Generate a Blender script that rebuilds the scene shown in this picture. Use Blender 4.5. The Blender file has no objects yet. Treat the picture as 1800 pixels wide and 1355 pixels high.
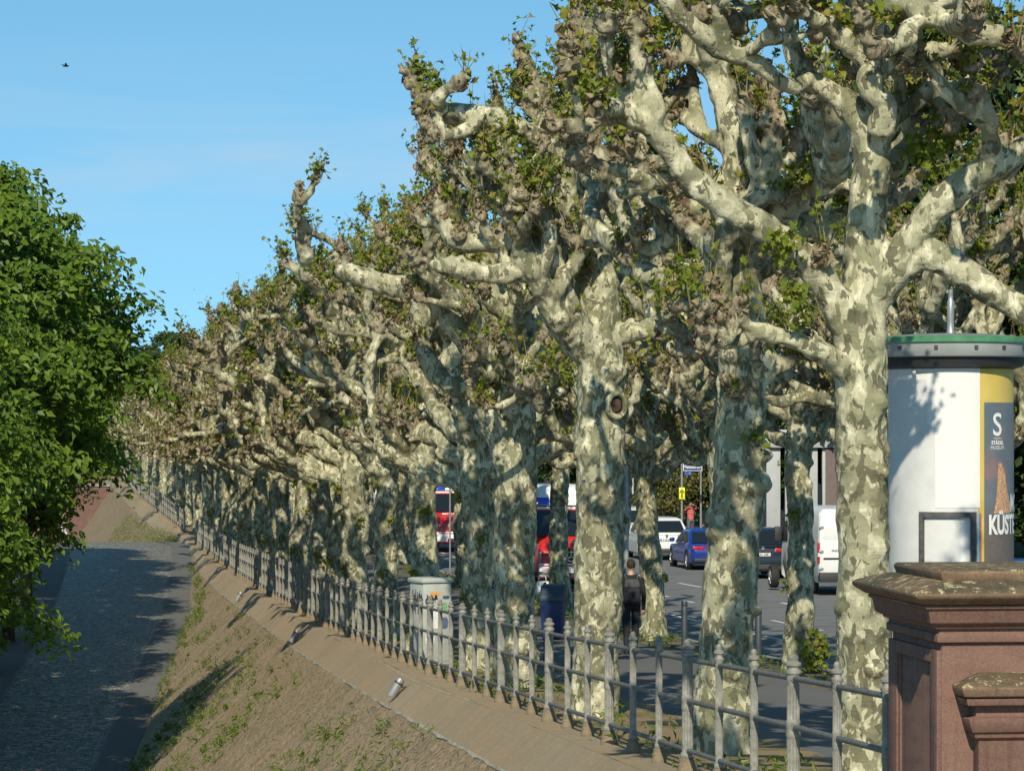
import bpy, bmesh, math, random
import numpy as np
from mathutils import Vector, Matrix
R = math.radians
SC = bpy.context.scene
COL = SC.collection
FPX, HY, CAMZ = 5880.0, 751.0, 6.0
TH = math.atan(0.1276)          # heading of the railing, quay and road

def P(x, y, Z):
    return Vector(((x - 900) / FPX * Z, Z, CAMZ - (y - HY) / FPX * Z))
def GX(x, Z):
    return (x - 900) / FPX * Z

# ---------------------------------------------------------------- terrain
_HF = np.array([(0,2.4),(20,2.8),(26.3,3.02),(35,3.35),(50,3.85),(58,4.1),(77,4.6),(100,5.05),(120,5.4),(150,5.7),(170,5.85),(180,5.6),(215,4.64),(260,4.16),(340,4.1),(700,4.1)])
_HR = np.array([(0,2.9),(20,3.1),(40,3.75),(55,4.0),(68,4.35),(82,4.6),(97,4.75),(115,5.0),(131,5.08),(150,5.1),(200,5.0),(260,4.6),(340,4.5),(700,4.5)])
_XF = np.array([(-40,10.654),(0,5.55),(170,-16.142),(178,-17.4),(215,-23.77),(260,-30.3),(340,-42.5),(700,-100)])
_FT = np.array([(0,-4.4,10.6),(20,-5.6,10.6),(40,-7.6,10.5),(60,-9.0,10.4),(75,-9.7,9.9),(90,-10.2,9.0),(100.7,-10.7,8.1),(109,-11.1,7.62),(124,-12.0,6.98),(150,-14.35,6.2),(168,-16.25,5.92),(178,-17.9,6.1),(200,-23.6,7.4),(240,-30.6,8.5),(300,-40,8.8),(420,-58,8.8)])
def sm(tab, y, c=1):
    return np.interp(y, tab[:,0], tab[:,c])
def smooth(tab, y, c=1, w=4.0):
    return (sm(tab, y-w, c) + 2*sm(tab, y, c) + sm(tab, y+w, c)) / 4
def XF(y): return sm(_XF, y)
def HFn(y): return smooth(_HF, y)
def gz(y, o):
    t = np.clip((o - 2.0) / 5.0, 0, 1); t = t*t*(3-2*t)
    return CAMZ - (HFn(y)*(1-t) + smooth(_HR, y)*t)
def gpt(Z, o, dz=0.0):
    return Vector((float(XF(Z)) + o, Z, float(gz(Z, o)) + dz))
def on_ground(x, Z, dz=0.0):
    X = GX(x, Z); o = X - float(XF(Z))
    return Vector((X, Z, float(gz(Z, o)) + dz))

# ---------------------------------------------------------------- object helpers
def link(o, parent=None):
    COL.objects.link(o)
    if parent is not None: o.parent = parent
    return o
def tag(o, label=None, cat=None, group=None, kind=None):
    if label: o['label'] = label
    if cat: o['category'] = cat
    if group: o['group'] = group
    if kind: o['kind'] = kind
    return o
def empty(name, loc=(0,0,0), rz=0.0, **k):
    o = bpy.data.objects.new(name, None); o.empty_display_size = 0.2
    o.location = loc; o.rotation_euler = (0,0,rz)
    link(o); return tag(o, **k)
def copy_tree(o, parent=None):
    c = o.copy(); link(c, parent)
    for ch in list(o.children): copy_tree(ch, c)
    return c
def np_mesh(name, V, F, mats=(), smooth=True, mi=None, uv=None):
    me = bpy.data.meshes.new(name)
    V = np.asarray(V, dtype=np.float32)
    me.vertices.add(len(V)); me.vertices.foreach_set('co', V.ravel())
    if isinstance(F, np.ndarray):
        n, k = F.shape
        tot = np.full(n, k, dtype=np.int32); flat = F.astype(np.int32).ravel()
    else:
        tot = np.array([len(f) for f in F], dtype=np.int32); n = len(tot)
        flat = np.array([i for f in F for i in f], dtype=np.int32)
    st = np.concatenate(([0], np.cumsum(tot)[:-1])).astype(np.int32)
    me.loops.add(len(flat)); me.loops.foreach_set('vertex_index', flat)
    me.polygons.add(n); me.polygons.foreach_set('loop_start', st); me.polygons.foreach_set('loop_total', tot)
    if mi is not None: me.polygons.foreach_set('material_index', np.asarray(mi, dtype=np.int32))
    me.update(calc_edges=True)
    me.polygons.foreach_set('use_smooth', np.full(n, smooth, dtype=bool))
    if uv is not None:
        l = me.uv_layers.new(name='UVMap')
        l.data.foreach_set('uv', np.asarray(uv, dtype=np.float32)[flat].ravel())
    for m in (mats if isinstance(mats, (list, tuple)) else (mats,)): me.materials.append(m)
    return me

class MB:
    """collects simple shapes, builds ONE mesh object"""
    def __init__(s): s.v = []; s.f = []; s.m = []; s.M = None; s.mi = 0
    def add(s, vs, fs):
        b = len(s.v)
        for v in vs:
            v = Vector(v)
            if s.M is not None: v = s.M @ v
            s.v.append(tuple(v))
        for f in fs: s.f.append(tuple(i+b for i in f)); s.m.append(s.mi)
        return s
    def hexa(s, p):
        return s.add(p, [(3,2,1,0),(4,5,6,7),(0,1,5,4),(1,2,6,5),(2,3,7,6),(3,0,4,7)])
    def box(s, x0, x1, y0, y1, z0, z1):
        return s.hexa([(x0,y0,z0),(x1,y0,z0),(x1,y1,z0),(x0,y1,z0),(x0,y0,z1),(x1,y0,z1),(x1,y1,z1),(x0,y1,z1)])
    def rings(s, rs, cap=True):
        n = len(rs[0]); vs = [v for r in rs for v in r]; fs = []
        for i in range(len(rs)-1):
            for j in range(n):
                k = (j+1) % n
                fs.append((i*n+j, i*n+k, (i+1)*n+k, (i+1)*n+j))
        if cap:
            fs.append(tuple(reversed(range(n)))); fs.append(tuple(range((len(rs)-1)*n, len(rs)*n)))
        return s.add(vs, fs)
    def lathe(s, prof, n=24, c=(0,0,0), flute=None):
        rs = []
        for i, (r, z) in enumerate(prof):
            ring = []
            for j in range(n):
                a = 2*math.pi*j/n
                rr = r * (flute[1] if flute and i in flute[0] and j % 2 else 1)
                ring.append((c[0]+rr*math.cos(a), c[1]+rr*math.sin(a), c[2]+z))
            rs.append(ring)
        return s.rings(rs)
    def stack(s, x0, x1, y0, y1, prof):
        """rectangular mouldings: prof = [(outset, z)]"""
        return s.rings([[(x0-o,y0-o,z),(x1+o,y0-o,z),(x1+o,y1+o,z),(x0-o,y1+o,z)] for o, z in prof])
    def tube(s, pts, rad, n=8):
        V, F = tube_np([tuple(p) for p in pts], rad if isinstance(rad, (list, tuple)) else [rad]*len(pts), n, sub=1)
        return s.add(V, F)
    def prism_y(s, out, x0, x1):
        """outline in (y,z), extruded along x"""
        n = len(out)
        return s.add([(x0,a,b) for a,b in out]+[(x1,a,b) for a,b in out],
                     [tuple(range(n)), tuple(reversed(range(n,2*n)))]+[(j, j+n, (j+1)%n+n, (j+1)%n) for j in range(n)])
    def ball(s, c, r, sub=2):
        V, F = ICO[sub]
        rr = np.array(r if isinstance(r, (list, tuple)) else (r,r,r))
        return s.add(V*rr+np.array(c), F)
    def build(s, name, mats, parent=None, bevel=0.0, smooth=False, seg=2, fixn=True):
        me = bpy.data.meshes.new(name); me.from_pydata(s.v, [], s.f)
        for m in (mats if isinstance(mats, (list, tuple)) else (mats,)): me.materials.append(m)
        me.polygons.foreach_set('material_index', s.m)
        bm = bmesh.new(); bm.from_mesh(me)
        if fixn: bmesh.ops.recalc_face_normals(bm, faces=bm.faces)
        if bevel:
            es = [e for e in bm.edges if len(e.link_faces) == 2 and e.calc_face_angle(0) > R(28)]
            bmesh.ops.bevel(bm, geom=es, offset=bevel, segments=seg, profile=0.5, affect='EDGES', clamp_overlap=True)
        bm.to_mesh(me); bm.free()
        if smooth or bevel:
            me.polygons.foreach_set('use_smooth', np.ones(len(me.polygons), dtype=bool))
            if not (smooth is True):
                try: me.set_sharp_from_angle(angle=R(38))
                except Exception: pass
        o = bpy.data.objects.new(name, me); link(o, parent); return o

def _ico(n):
    bm = bmesh.new(); bmesh.ops.create_icosphere(bm, subdivisions=n, radius=1)
    V = np.array([v.co[:] for v in bm.verts]); F = [tuple(v.index for v in f.verts) for f in bm.faces]; bm.free(); return V, F
ICO = {1: _ico(1), 2: _ico(2), 3: _ico(3)}

def spline(pts, rad, sub):
    P0 = np.array(pts, dtype=float); r0 = np.array(rad, dtype=float)
    if sub <= 1 or len(P0) < 3: return P0, r0
    Q = np.vstack([2*P0[0]-P0[1], P0, 2*P0[-1]-P0[-2]])
    out, ro = [], []
    for i in range(len(P0)-1):
        a,b,c,d = Q[i:i+4]
        for k in range(sub):
            t = k/sub
            out.append(0.5*((2*b)+(c-a)*t+(2*a-5*b+4*c-d)*t*t+(3*b-a-3*c+d)*t**3)); ro.append(r0[i]*(1-t)+r0[i+1]*t)
    out.append(P0[-1]); ro.append(r0[-1])
    return np.array(out), np.array(ro)
def tube_np(pts, rad, n=10, sub=4):
    C, r = spline(pts, rad, sub)
    T = np.gradient(C, axis=0); T /= np.linalg.norm(T, axis=1)[:,None]+1e-9
    ref = np.array([0.31,0.17,0.93]) if abs(T[0][2]) < .9 else np.array([1.,0.1,0])
    u = np.cross(T[0], ref); u /= np.linalg.norm(u)
    V = []; a = np.arange(n)*2*math.pi/n
    for i in range(len(C)):
        u = u - T[i]*np.dot(u, T[i]); u /= np.linalg.norm(u)+1e-9
        w = np.cross(T[i], u)
        V.append(C[i] + r[i]*(np.cos(a)[:,None]*u + np.sin(a)[:,None]*w))
    m = len(C); V = np.vstack(V + [C[:1]-T[0]*r[0]*.3, C[-1:]+T[-1]*r[-1]*.3])
    F = []
    for i in range(m-1):
        for j in range(n):
            k = (j+1) % n
            F.append((i*n+j, i*n+k, (i+1)*n+k, (i+1)*n+j))
    for j in range(n):
        k = (j+1) % n
        F.append((m*n, k, j)); F.append((m*n+1, (m-1)*n+j, (m-1)*n+k))
    return V, F

# ---------------------------------------------------------------- numpy value noise
def vnoise(p, seed=0):
    p = np.asarray(p); i = np.floor(p).astype(np.int64); f = p-i; f = f*f*(3-2*f)
    def h(a):
        n = (a[:,0]*374761393 + a[:,1]*668265263 + a[:,2]*2147483647 + seed*974634777) & 0x7fffffff
        n = ((n ^ (n >> 13))*1274126177) & 0x7fffffff
        n = (n ^ (n >> 16)) & 0xffff
        return n/65535.0
    out = 0
    for dx in (0,1):
        for dy in (0,1):
            for dz in (0,1):
                w = (f[:,0] if dx else 1-f[:,0])*(f[:,1] if dy else 1-f[:,1])*(f[:,2] if dz else 1-f[:,2])
                out = out + w*h(i+np.array([dx,dy,dz]))
    return out*2-1

def remesh(V, F, voxel):
    me = bpy.data.meshes.new('tmp'); me.from_pydata([tuple(v) for v in V], [], F)
    o = bpy.data.objects.new('tmp', me); COL.objects.link(o)
    m = o.modifiers.new('r', 'REMESH'); m.mode = 'VOXEL'; m.voxel_size = voxel; m.adaptivity = 0
    dg = bpy.context.evaluated_depsgraph_get(); dg.update()
    e = o.evaluated_get(dg); r = e.to_mesh()
    nv, npoly = len(r.vertices), len(r.polygons)
    co = np.empty(nv*3, dtype=np.float32); r.vertices.foreach_get('co', co)
    lo = np.empty(len(r.loops), dtype=np.int32); r.loops.foreach_get('vertex_index', lo)
    assert len(lo) == npoly*4, 'remesh not quads'
    e.to_mesh_clear(); bpy.data.objects.remove(o); bpy.data.meshes.remove(me)
    return co.reshape(-1,3).astype(float), lo.reshape(-1,4)
def vnormals(V, F):
    n = np.cross(V[F[:,2]]-V[F[:,0]], V[F[:,3]]-V[F[:,1]])
    out = np.zeros_like(V)
    for k in range(4):
        for c in range(3): out[:,c] += np.bincount(F[:,k], n[:,c], len(V))
    return out/(np.linalg.norm(out, axis=1)[:,None]+1e-12)
def relax(V, F, it, lam=.5):
    E = np.vstack([F[:,[0,1]],F[:,[1,2]],F[:,[2,3]],F[:,[3,0]]]); a, b = E[:,0], E[:,1]
    cnt = np.bincount(a, minlength=len(V))[:,None]+1e-9
    for _ in range(it):
        s = np.stack([np.bincount(a, V[b,c], len(V)) for c in range(3)], 1)
        V = V + lam*(s/cnt - V)
    return V

# ---------------------------------------------------------------- materials
def mat(name):
    m = bpy.data.materials.new(name); m.use_nodes = True
    nt = m.node_tree; return m, nt, nt.nodes['Principled BSDF']
class NG:
    """small node-graph helper"""
    def __init__(s, nt): s.nt = nt
    def n(s, t, **k):
        nd = s.nt.nodes.new(t)
        for a, v in k.items(): setattr(nd, a, v)
        return nd
    def l(s, a, b): s.nt.links.new(a, b)
    def coord(s, kind='Object', scale=(1,1,1)):
        tc = s.n('ShaderNodeTexCoord'); mp = s.n('ShaderNodeMapping'); mp.inputs['Scale'].default_value = scale
        s.l(tc.outputs[kind], mp.inputs['Vector']); return mp.outputs['Vector']
    def noise(s, vec, scale, detail=3, rough=.5, dist=0.0, out='Fac'):
        nd = s.n('ShaderNodeTexNoise'); nd.inputs['Scale'].default_value = scale; nd.inputs['Detail'].default_value = detail
        nd.inputs['Roughness'].default_value = rough; nd.inputs['Distortion'].default_value = dist
        if vec is not None: s.l(vec, nd.inputs['Vector'])
        return nd.outputs[out]
    def voro(s, vec, scale, feature='F1', out='Distance', rand=1.0):
        nd = s.n('ShaderNodeTexVoronoi'); nd.feature = feature; nd.inputs['Scale'].default_value = scale; nd.inputs['Randomness'].default_value = rand
        if vec is not None: s.l(vec, nd.inputs['Vector'])
        return nd.outputs[out]
    def ramp(s, fac, stops, interp='LINEAR'):
        nd = s.n('ShaderNodeValToRGB'); cr = nd.color_ramp; cr.interpolation = interp
        while len(cr.elements) < len(stops): cr.elements.new(.5)
        for e, (p, c) in zip(cr.elements, stops):
            e.position = p; e.color = (c, c, c, 1) if isinstance(c, (int, float)) else (*c, 1)
        s.l(fac, nd.inputs['Fac']); return nd.outputs['Color']
    def mix(s, fac, a, b, mode='MIX'):
        nd = s.n('ShaderNodeMix', data_type='RGBA', blend_type=mode)
        for sock, v in ((nd.inputs['Factor'], fac), (nd.inputs['A'], a), (nd.inputs['B'], b)):
            if hasattr(v, 'is_linked'): s.l(v, sock)
            elif isinstance(v, (int, float)):
                sock.default_value = v if sock.type == 'VALUE' else (v,v,v,1)
            else: sock.default_value = (*v, 1)
        for i_, sock in enumerate(nd.inputs): pass
        return nd.outputs['Result']
    def math(s, op, a, b=None):
        nd = s.n('ShaderNodeMath', operation=op)
        for i, v in enumerate((a, b)):
            if v is None: continue
            if hasattr(v, 'is_linked'): s.l(v, nd.inputs[i])
            else: nd.inputs[i].default_value = v
        return nd.outputs[0]
    def bump(s, h, strength=.3, dist=.02, nrm=None):
        nd = s.n('ShaderNodeBump'); nd.inputs['Strength'].default_value = strength; nd.inputs['Distance'].default_value = dist
        s.l(h, nd.inputs['Height'])
        if nrm is not None: s.l(nrm, nd.inputs['Normal'])
        return nd.outputs['Normal']
 
# fix for mix sockets: pick the RGBA ones
def _mix(self, fac, a, b, mode='MIX'):
    nd = self.nt.nodes.new('ShaderNodeMix'); nd.data_type = 'RGBA'; nd.blend_type = mode
    sk = [i for i in nd.inputs if i.enabled]
    f = next(i for i in sk if i.name == 'Factor'); A = next(i for i in sk if i.name == 'A'); B = next(i for i in sk if i.name == 'B')
    for sock, v in ((f, fac), (A, a), (B, b)):
        if hasattr(v, 'is_linked'): self.nt.links.new(v, sock)
        elif isinstance(v, (int, float)): sock.default_value = v if sock is f else (v,v,v,1)
        else: sock.default_value = (*v, 1)
    return next(o for o in nd.outputs if o.enabled)
NG.mix = _mix

def plain(name, col, rough=.5, metal=0.0, var=.12, scale=6, bump=0.0, coat=0.0, spec=None):
    m, nt, b = mat(name); g = NG(nt); v = g.coord()
    n = g.noise(v, scale, 4, .6)
    c = g.mix(g.ramp(n, [(.3, 0.0), (.7, 1.0)]), tuple(x*(1-var) for x in col), tuple(min(1, x*(1+var)) for x in col))
    g.l(c, b.inputs['Base Color']); b.inputs['Roughness'].default_value = rough; b.inputs['Metallic'].default_value = metal
    b.inputs['Coat Weight'].default_value = coat
    if spec is not None: b.inputs['Specular IOR Level'].default_value = spec
    if bump: g.l(g.bump(g.noise(v, scale*8, 4), bump, .01), b.inputs['Normal'])
    return m

def bark_mat():
    m, nt, b = mat('plane_bark'); g = NG(nt)
    v = g.coord('Object', (1,1,.62))
    w = g.noise(v, 5.0, 2, .5, out='Color')
    vm = g.n('ShaderNodeVectorMath', operation='MULTIPLY_ADD'); g.l(w, vm.inputs[0]); vm.inputs[1].default_value = (.12,.12,.12); g.l(v, vm.inputs[2])
    vv = vm.outputs[0]
    A = g.noise(vv, 8.4, 2.4, .55, .3); B = g.noise(vv, 11, 2.4, .55, .35); C = g.noise(vv, 1.7, 3, .55); E = g.noise(vv, 3.6, 2, .5, .3)
    D = g.voro(vv, 17, 'SMOOTH_F1'); big = g.noise(v, .9, 3, .6)
    fine = g.noise(v, 46, 5, .7); crk = g.noise(g.coord('Object', (40,40,9)), 1.0, 4, .65, .8)
    mid = g.mix(g.ramp(C, [(.42,0.0),(.58,1.0)]), (.175,.175,.10), (.27,.262,.155))
    c = g.mix(g.ramp(E, [(.48,0.0),(.53,1.0)]), mid, (.355,.34,.218))
    c = g.mix(g.ramp(big, [(.38,.5),(.5,0.0)]), c, (.195,.165,.095))
    sh = g.math('MULTIPLY', g.math('SUBTRACT', big, .5), .30)
    A2 = g.math('ADD', A, sh); B2 = g.math('SUBTRACT', B, sh)
    c = g.mix(g.ramp(A2, [(.515,0.0),(.535,.92)]), c, (.485,.452,.30))
    c = g.mix(g.ramp(A2, [(.62,0.0),(.65,1.0)]), c, (.63,.59,.42))
    c = g.mix(g.ramp(B2, [(.555,0.0),(.58,.88)]), c, (.11,.104,.062))
    c = g.mix(g.ramp(D, [(.12,.8),(.16,0.0)]), c, (.48,.44,.28))
    c = g.mix(g.ramp(g.voro(vv, 34, 'SMOOTH_F1'), [(.10,.7),(.16,0.0)]), c, (.13,.125,.08))
    c = g.mix(g.ramp(crk, [(.30,.6),(.41,0.0)]), c, (.10,.09,.06))
    c = g.mix(g.ramp(g.noise(v, 15, 5, .75), [(.60,0.0),(.72,.5)]), c, (.17,.17,.095))
    c = g.mix(.55, c, g.mix(fine, (.2,.2,.2), (.8,.8,.8)), 'OVERLAY')
    at = g.n('ShaderNodeAttribute', attribute_name='gnarl')
    br = g.mix(g.ramp(g.noise(v, 26, 4, .75), [(.35,0.0),(.65,1.0)]), (.07,.053,.034), (.37,.305,.20))
    gm = g.math('MULTIPLY', at.outputs['Fac'], g.ramp(g.noise(v, 7, 3, .6), [(.33,.25),(.52,.95)]))
    c = g.mix(gm, c, br)
    g.l(c, b.inputs['Base Color']); b.inputs['Roughness'].default_value = .82
    b.inputs['Specular IOR Level'].default_value = .25
    h = g.mix(.4, g.mix(.5, g.ramp(A,[(.5,0.0),(.55,1.0)]), g.ramp(B,[(.56,1.0),(.6,0.0)])), fine)
    n1 = g.bump(h, .5, .012)
    wr = g.noise(g.coord('Object', (5,5,17)), 1.0, 3, .6, 1.6)
    g.l(g.bump(g.mix(at.outputs['Fac'], wr, g.noise(v, 24, 4, .75)), .30, .03, n1), b.inputs['Normal'])
    return m

def leaf_mat(name, stops, trans=.35, rough=.5):
    m, nt, b = mat(name); g = NG(nt)
    geo = g.n('ShaderNodeNewGeometry')
    c = g.ramp(geo.outputs['Random Per Island'], stops)
    g.l(c, b.inputs['Base Color']); b.inputs['Roughness'].default_value = rough
    b.inputs['Specular IOR Level'].default_value = .3
    t = g.n('ShaderNodeBsdfTranslucent'); g.l(g.mix(1.0, c, (1.0,1.0,.55), 'MULTIPLY'), t.inputs['Color'])
    mx = g.n('ShaderNodeMixShader'); mx.inputs[0].default_value = trans
    g.l(b.outputs[0], mx.inputs[1]); g.l(t.outputs[0], mx.inputs[2])
    g.l(mx.outputs[0], nt.nodes['Material Output'].inputs['Surface'])
    return m

def stone_mat(name, cols, rough=.85, lichen=None, scale=2.5, up=False):
    m, nt, b = mat(name); g = NG(nt); v = g.coord()
    c = g.mix(g.noise(v, scale, 5, .65), cols[0], cols[1])
    c = g.mix(g.ramp(g.noise(g.coord('Object', (1,1,4)), scale*1.7, 4, .6), [(.45,0.0),(.75,.7)]), c, cols[2])
    if lichen:
        geo = g.n('ShaderNodeNewGeometry'); sp = g.n('ShaderNodeSeparateXYZ'); g.l(geo.outputs['Normal'], sp.inputs[0])
        top = g.ramp(sp.outputs['Z'], [(.3,0.12),(.7,1.0)])
        f = g.math('MULTIPLY', g.ramp(g.noise(v, 13, 6, .72, .4), [(.54,0.0),(.60,.85)]), top)
        dk = g.math('MULTIPLY', g.ramp(g.noise(v, 2.4, 5, .7), [(.35,0.25),(.6,.95)]), top)
        c = g.mix(dk, c, (.075,.068,.04)); c = g.mix(f, c, lichen)
    fine = g.noise(v, 60, 4, .7)
    c = g.mix(g.ramp(g.noise(g.coord('Object', (14,14,.9)), 1.0, 4, .65), [(.52,0.0),(.75,.55)]), c, tuple(x*.5 for x in cols[2]))
    c = g.mix(.6, c, fine, 'OVERLAY')
    g.l(c, b.inputs['Base Color']); b.inputs['Roughness'].default_value = rough; b.inputs['Specular IOR Level'].default_value = .25
    g.l(g.bump(g.mix(.5, fine, g.noise(v, 12, 4)), .35, .01), b.inputs['Normal'])
    return m

def wall_mat(name, coping=False):
    m, nt, b = mat(name); g = NG(nt)
    tc = g.n('ShaderNodeTexCoord'); uv = tc.outputs['UV']
    br = g.n('ShaderNodeTexBrick'); g.l(uv, br.inputs['Vector'])
    br.inputs['Scale'].default_value = 1.0
    br.inputs['Brick Width'].default_value = 3.1 if coping else .95
    br.inputs['Row Height'].default_value = 3.0 if coping else .34
    br.inputs['Mortar Size'].default_value = .014 if coping else .02
    br.inputs['Mortar Smooth'].default_value = .3; br.inputs['Bias'].default_value = -.1
    br.inputs['Color1'].default_value = (.0,.0,.0,1); br.inputs['Color2'].default_value = (1,1,1,1); br.inputs['Mortar'].default_value = (.5,.5,.5,1)
    br.offset = .37 if not coping else 0.0
    v = g.coord()
    big = g.noise(v, .5, 5, .65); med = g.noise(v, 2.3, 5, .65)
    mp = g.n('ShaderNodeMapping'); g.l(uv, mp.inputs['Vector']); mp.inputs['Scale'].default_value = (3.4,.8,1)
    streak = g.noise(mp.outputs[0], 1.0, 6, .7, .6)
    rub = g.voro(v, 7.0, 'F1', 'Color'); sc = g.n('ShaderNodeSeparateColor'); g.l(rub, sc.inputs[0])
    c = g.mix(br.outputs['Color'], (.38,.285,.165), (.39,.295,.17)) if not coping else g.mix(br.outputs['Color'], (.32,.25,.16), (.385,.305,.195))
    if not coping: c = g.mix(.45, c, g.mix(sc.outputs[0], (.20,.145,.095), (.50,.38,.25)))
    rj = g.voro(v, 7.0, 'DISTANCE_TO_EDGE')
    mp2 = g.n('ShaderNodeMapping'); g.l(uv, mp2.inputs['Vector']); mp2.inputs['Scale'].default_value = (1.5,.5,1); mp2.inputs['Location'].default_value = (7,3,0)
    st2 = g.noise(mp2.outputs[0], 1.0, 5, .65, .5); mp3 = g.n('ShaderNodeMapping'); g.l(uv, mp3.inputs['Vector']); mp3.inputs['Scale'].default_value = (2.3,.6,1); mp3.inputs['Location'].default_value = (1,9,0)
    st3 = g.noise(mp3.outputs[0], 1.0, 5, .65, .5)
    c = g.mix(g.ramp(big, [(.42,0.0),(.60,.5)]), c, (.42,.29,.165))
    c = g.mix(g.ramp(st2, [(.47,0.0),(.66,.6)]), c, (.40,.265,.165))
    c = g.mix(g.ramp(st3, [(.48,0.0),(.68,.6)]), c, (.27,.245,.175))
    c = g.mix(g.ramp(streak, [(.48,0.0),(.70,.6)] if not coping else [(.55,0.0),(.8,.4)]), c, (.115,.09,.06) if not coping else (.19,.155,.105))
    c = g.mix(g.ramp(g.noise(v, 9, 6, .75), [(.56,0.0),(.7,.6)]), c, (.54,.46,.30))
    if not coping:
        c = g.mix(g.ramp(g.noise(v, 1.1, 6, .75), [(.50,0.0),(.66,.6)]), c, (.17,.165,.07))
    if not coping: c = g.mix(g.math('MULTIPLY', g.ramp(rj, [(.0,1.0),(.10,0.0)]), g.ramp(g.noise(v, 1.7, 4, .7), [(.38,.15),(.6,1.0)])), c, (.13,.10,.06))
    fine = g.noise(v, 45, 4, .7)
    c = g.mix(.55, c, fine, 'OVERLAY')
    mo = br.outputs['Fac']
    c = g.mix(g.math('MULTIPLY', mo, g.ramp(g.noise(v, 3, 3), [(.4,.1),(.62,.9)] if coping else [(.6,.0),(.8,.12)])), c, (.50,.44,.31) if coping else (.12,.09,.06))
    g.l(c, b.inputs['Base Color']); b.inputs['Roughness'].default_value = .92; b.inputs['Specular IOR Level'].default_value = .15
    h = g.mix(.6 if not coping else .3, g.mix(.6, g.noise(v, 11, 5, .75), fine), g.ramp(rj, [(0.0,0.0),(.12,1.0)]) if not coping else g.math('SUBTRACT', 1.0, mo))
    g.l(g.bump(h, .8, .05), b.inputs['Normal'])
    return m

def asphalt_mat(name, a, bcol, rough=.88, patch=None):
    m, nt, b = mat(name); g = NG(nt); v = g.coord()
    c = g.mix(g.noise(v, .35, 5, .6), a, bcol)
    if patch: c = g.mix(g.ramp(g.noise(v, .8, 6, .7), [(.5,0.0),(.6,.9)]), c, patch)
    sp = g.noise(v, 70, 3, .7)
    c = g.mix(.4, c, sp, 'OVERLAY')
    g.l(c, b.inputs['Base Color']); b.inputs['Roughness'].default_value = rough; b.inputs['Specular IOR Level'].default_value = .25
    g.l(g.bump(sp, .3, .006), b.inputs['Normal']); return m

def cobble_mat():
    m, nt, b = mat('cobbles'); g = NG(nt); v = g.coord()
    e = g.voro(v, 7.5, 'DISTANCE_TO_EDGE'); col = g.voro(v, 7.5, 'F1', 'Color')
    sp = g.n('ShaderNodeSeparateColor'); g.l(col, sp.inputs[0])
    c = g.mix(sp.outputs[0], (.085,.08,.07), (.44,.42,.36))
    c = g.mix(g.ramp(g.noise(v, .5, 4), [(.45,0.0),(.75,.4)]), c, (.25,.235,.19))
    c = g.mix(g.ramp(e, [(.02,1.0),(.09,0.0)]), c, (.045,.043,.036))
    g.l(c, b.inputs['Base Color']); b.inputs['Roughness'].default_value = .6
    g.l(g.bump(g.ramp(e, [(0.0,0.0),(.16,1.0)]), .9, .03), b.inputs['Normal']); return m
# ---------------------------------------------------------------- materials used throughout
M = {}
M['bark'] = bark_mat()
M['green'] = leaf_mat('plane_leaf_green', [(0,(.095,.14,.016)),(.5,(.17,.215,.022)),(.85,(.27,.275,.035)),(1,(.30,.22,.05))])
M['wither'] = leaf_mat('plane_leaf_withered', [(0,(.10,.065,.036)),(.4,(.25,.18,.10)),(.7,(.31,.25,.15)),(.85,(.21,.20,.055)),(1,(.38,.315,.195))], .15, .8)
M['lime'] = leaf_mat('lime_leaf', [(0,(.08,.15,.018)),(.6,(.13,.215,.022)),(1,(.20,.28,.034))], .38, .45)
M['park'] = leaf_mat('park_leaf', [(0,(.025,.05,.014)),(.6,(.045,.085,.02)),(1,(.09,.13,.025))], .25)
M['shrub'] = leaf_mat('shrub_leaf', [(0,(.07,.09,.022)),(.6,(.15,.155,.04)),(1,(.30,.24,.09))], .25)
M['weed'] = leaf_mat('weed_leaf', [(0,(.08,.13,.02)),(.6,(.14,.2,.03)),(1,(.25,.25,.08))], .35)
M['bark_dark'] = stone_mat('dark_bark', ((.07,.055,.04),(.13,.10,.075),(.05,.045,.035)))

# ---------------------------------------------------------------- leaves
LOBED = np.array([(0,-.42),(.16,-.30),(.44,-.34),(.30,-.08),(.52,.16),(.22,.14),(.0,.58),(-.22,.14),(-.52,.16),(-.30,-.08),(-.44,-.34),(-.16,-.30)])
KITE = np.array([(0,-.5),(.30,-.05),(0,.55),(-.30,-.05)])
def leaf_cloud(C, N, size, rng, shape=LOBED, jitter=.75):
    """one leaf per centre C with a normal near N"""
    n = len(C)
    N = N + rng.normal(0, jitter, (n,3)); N /= np.linalg.norm(N, axis=1)[:,None]+1e-9
    u = np.cross(N, rng.normal(0, 1, (n,3))); u /= np.linalg.norm(u, axis=1)[:,None]+1e-9
    w = np.cross(N, u)
    s = np.asarray(size).reshape(-1,1,1)*np.ones((n,1,1))
    x = shape[:,0][None,:,None]; y = shape[:,1][None,:,None]
    fold = (np.abs(shape[:,0])*.45 - np.maximum(shape[:,1],0)*.25)[None,:,None]
    V = C[:,None,:] + s*(u[:,None,:]*x + w[:,None,:]*y + N[:,None,:]*fold)
    k = len(shape)
    return V.reshape(-1,3), np.arange(n*k).reshape(n,k)

def tri_fan(F):  # keep n-gons as they are
    return F

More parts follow.
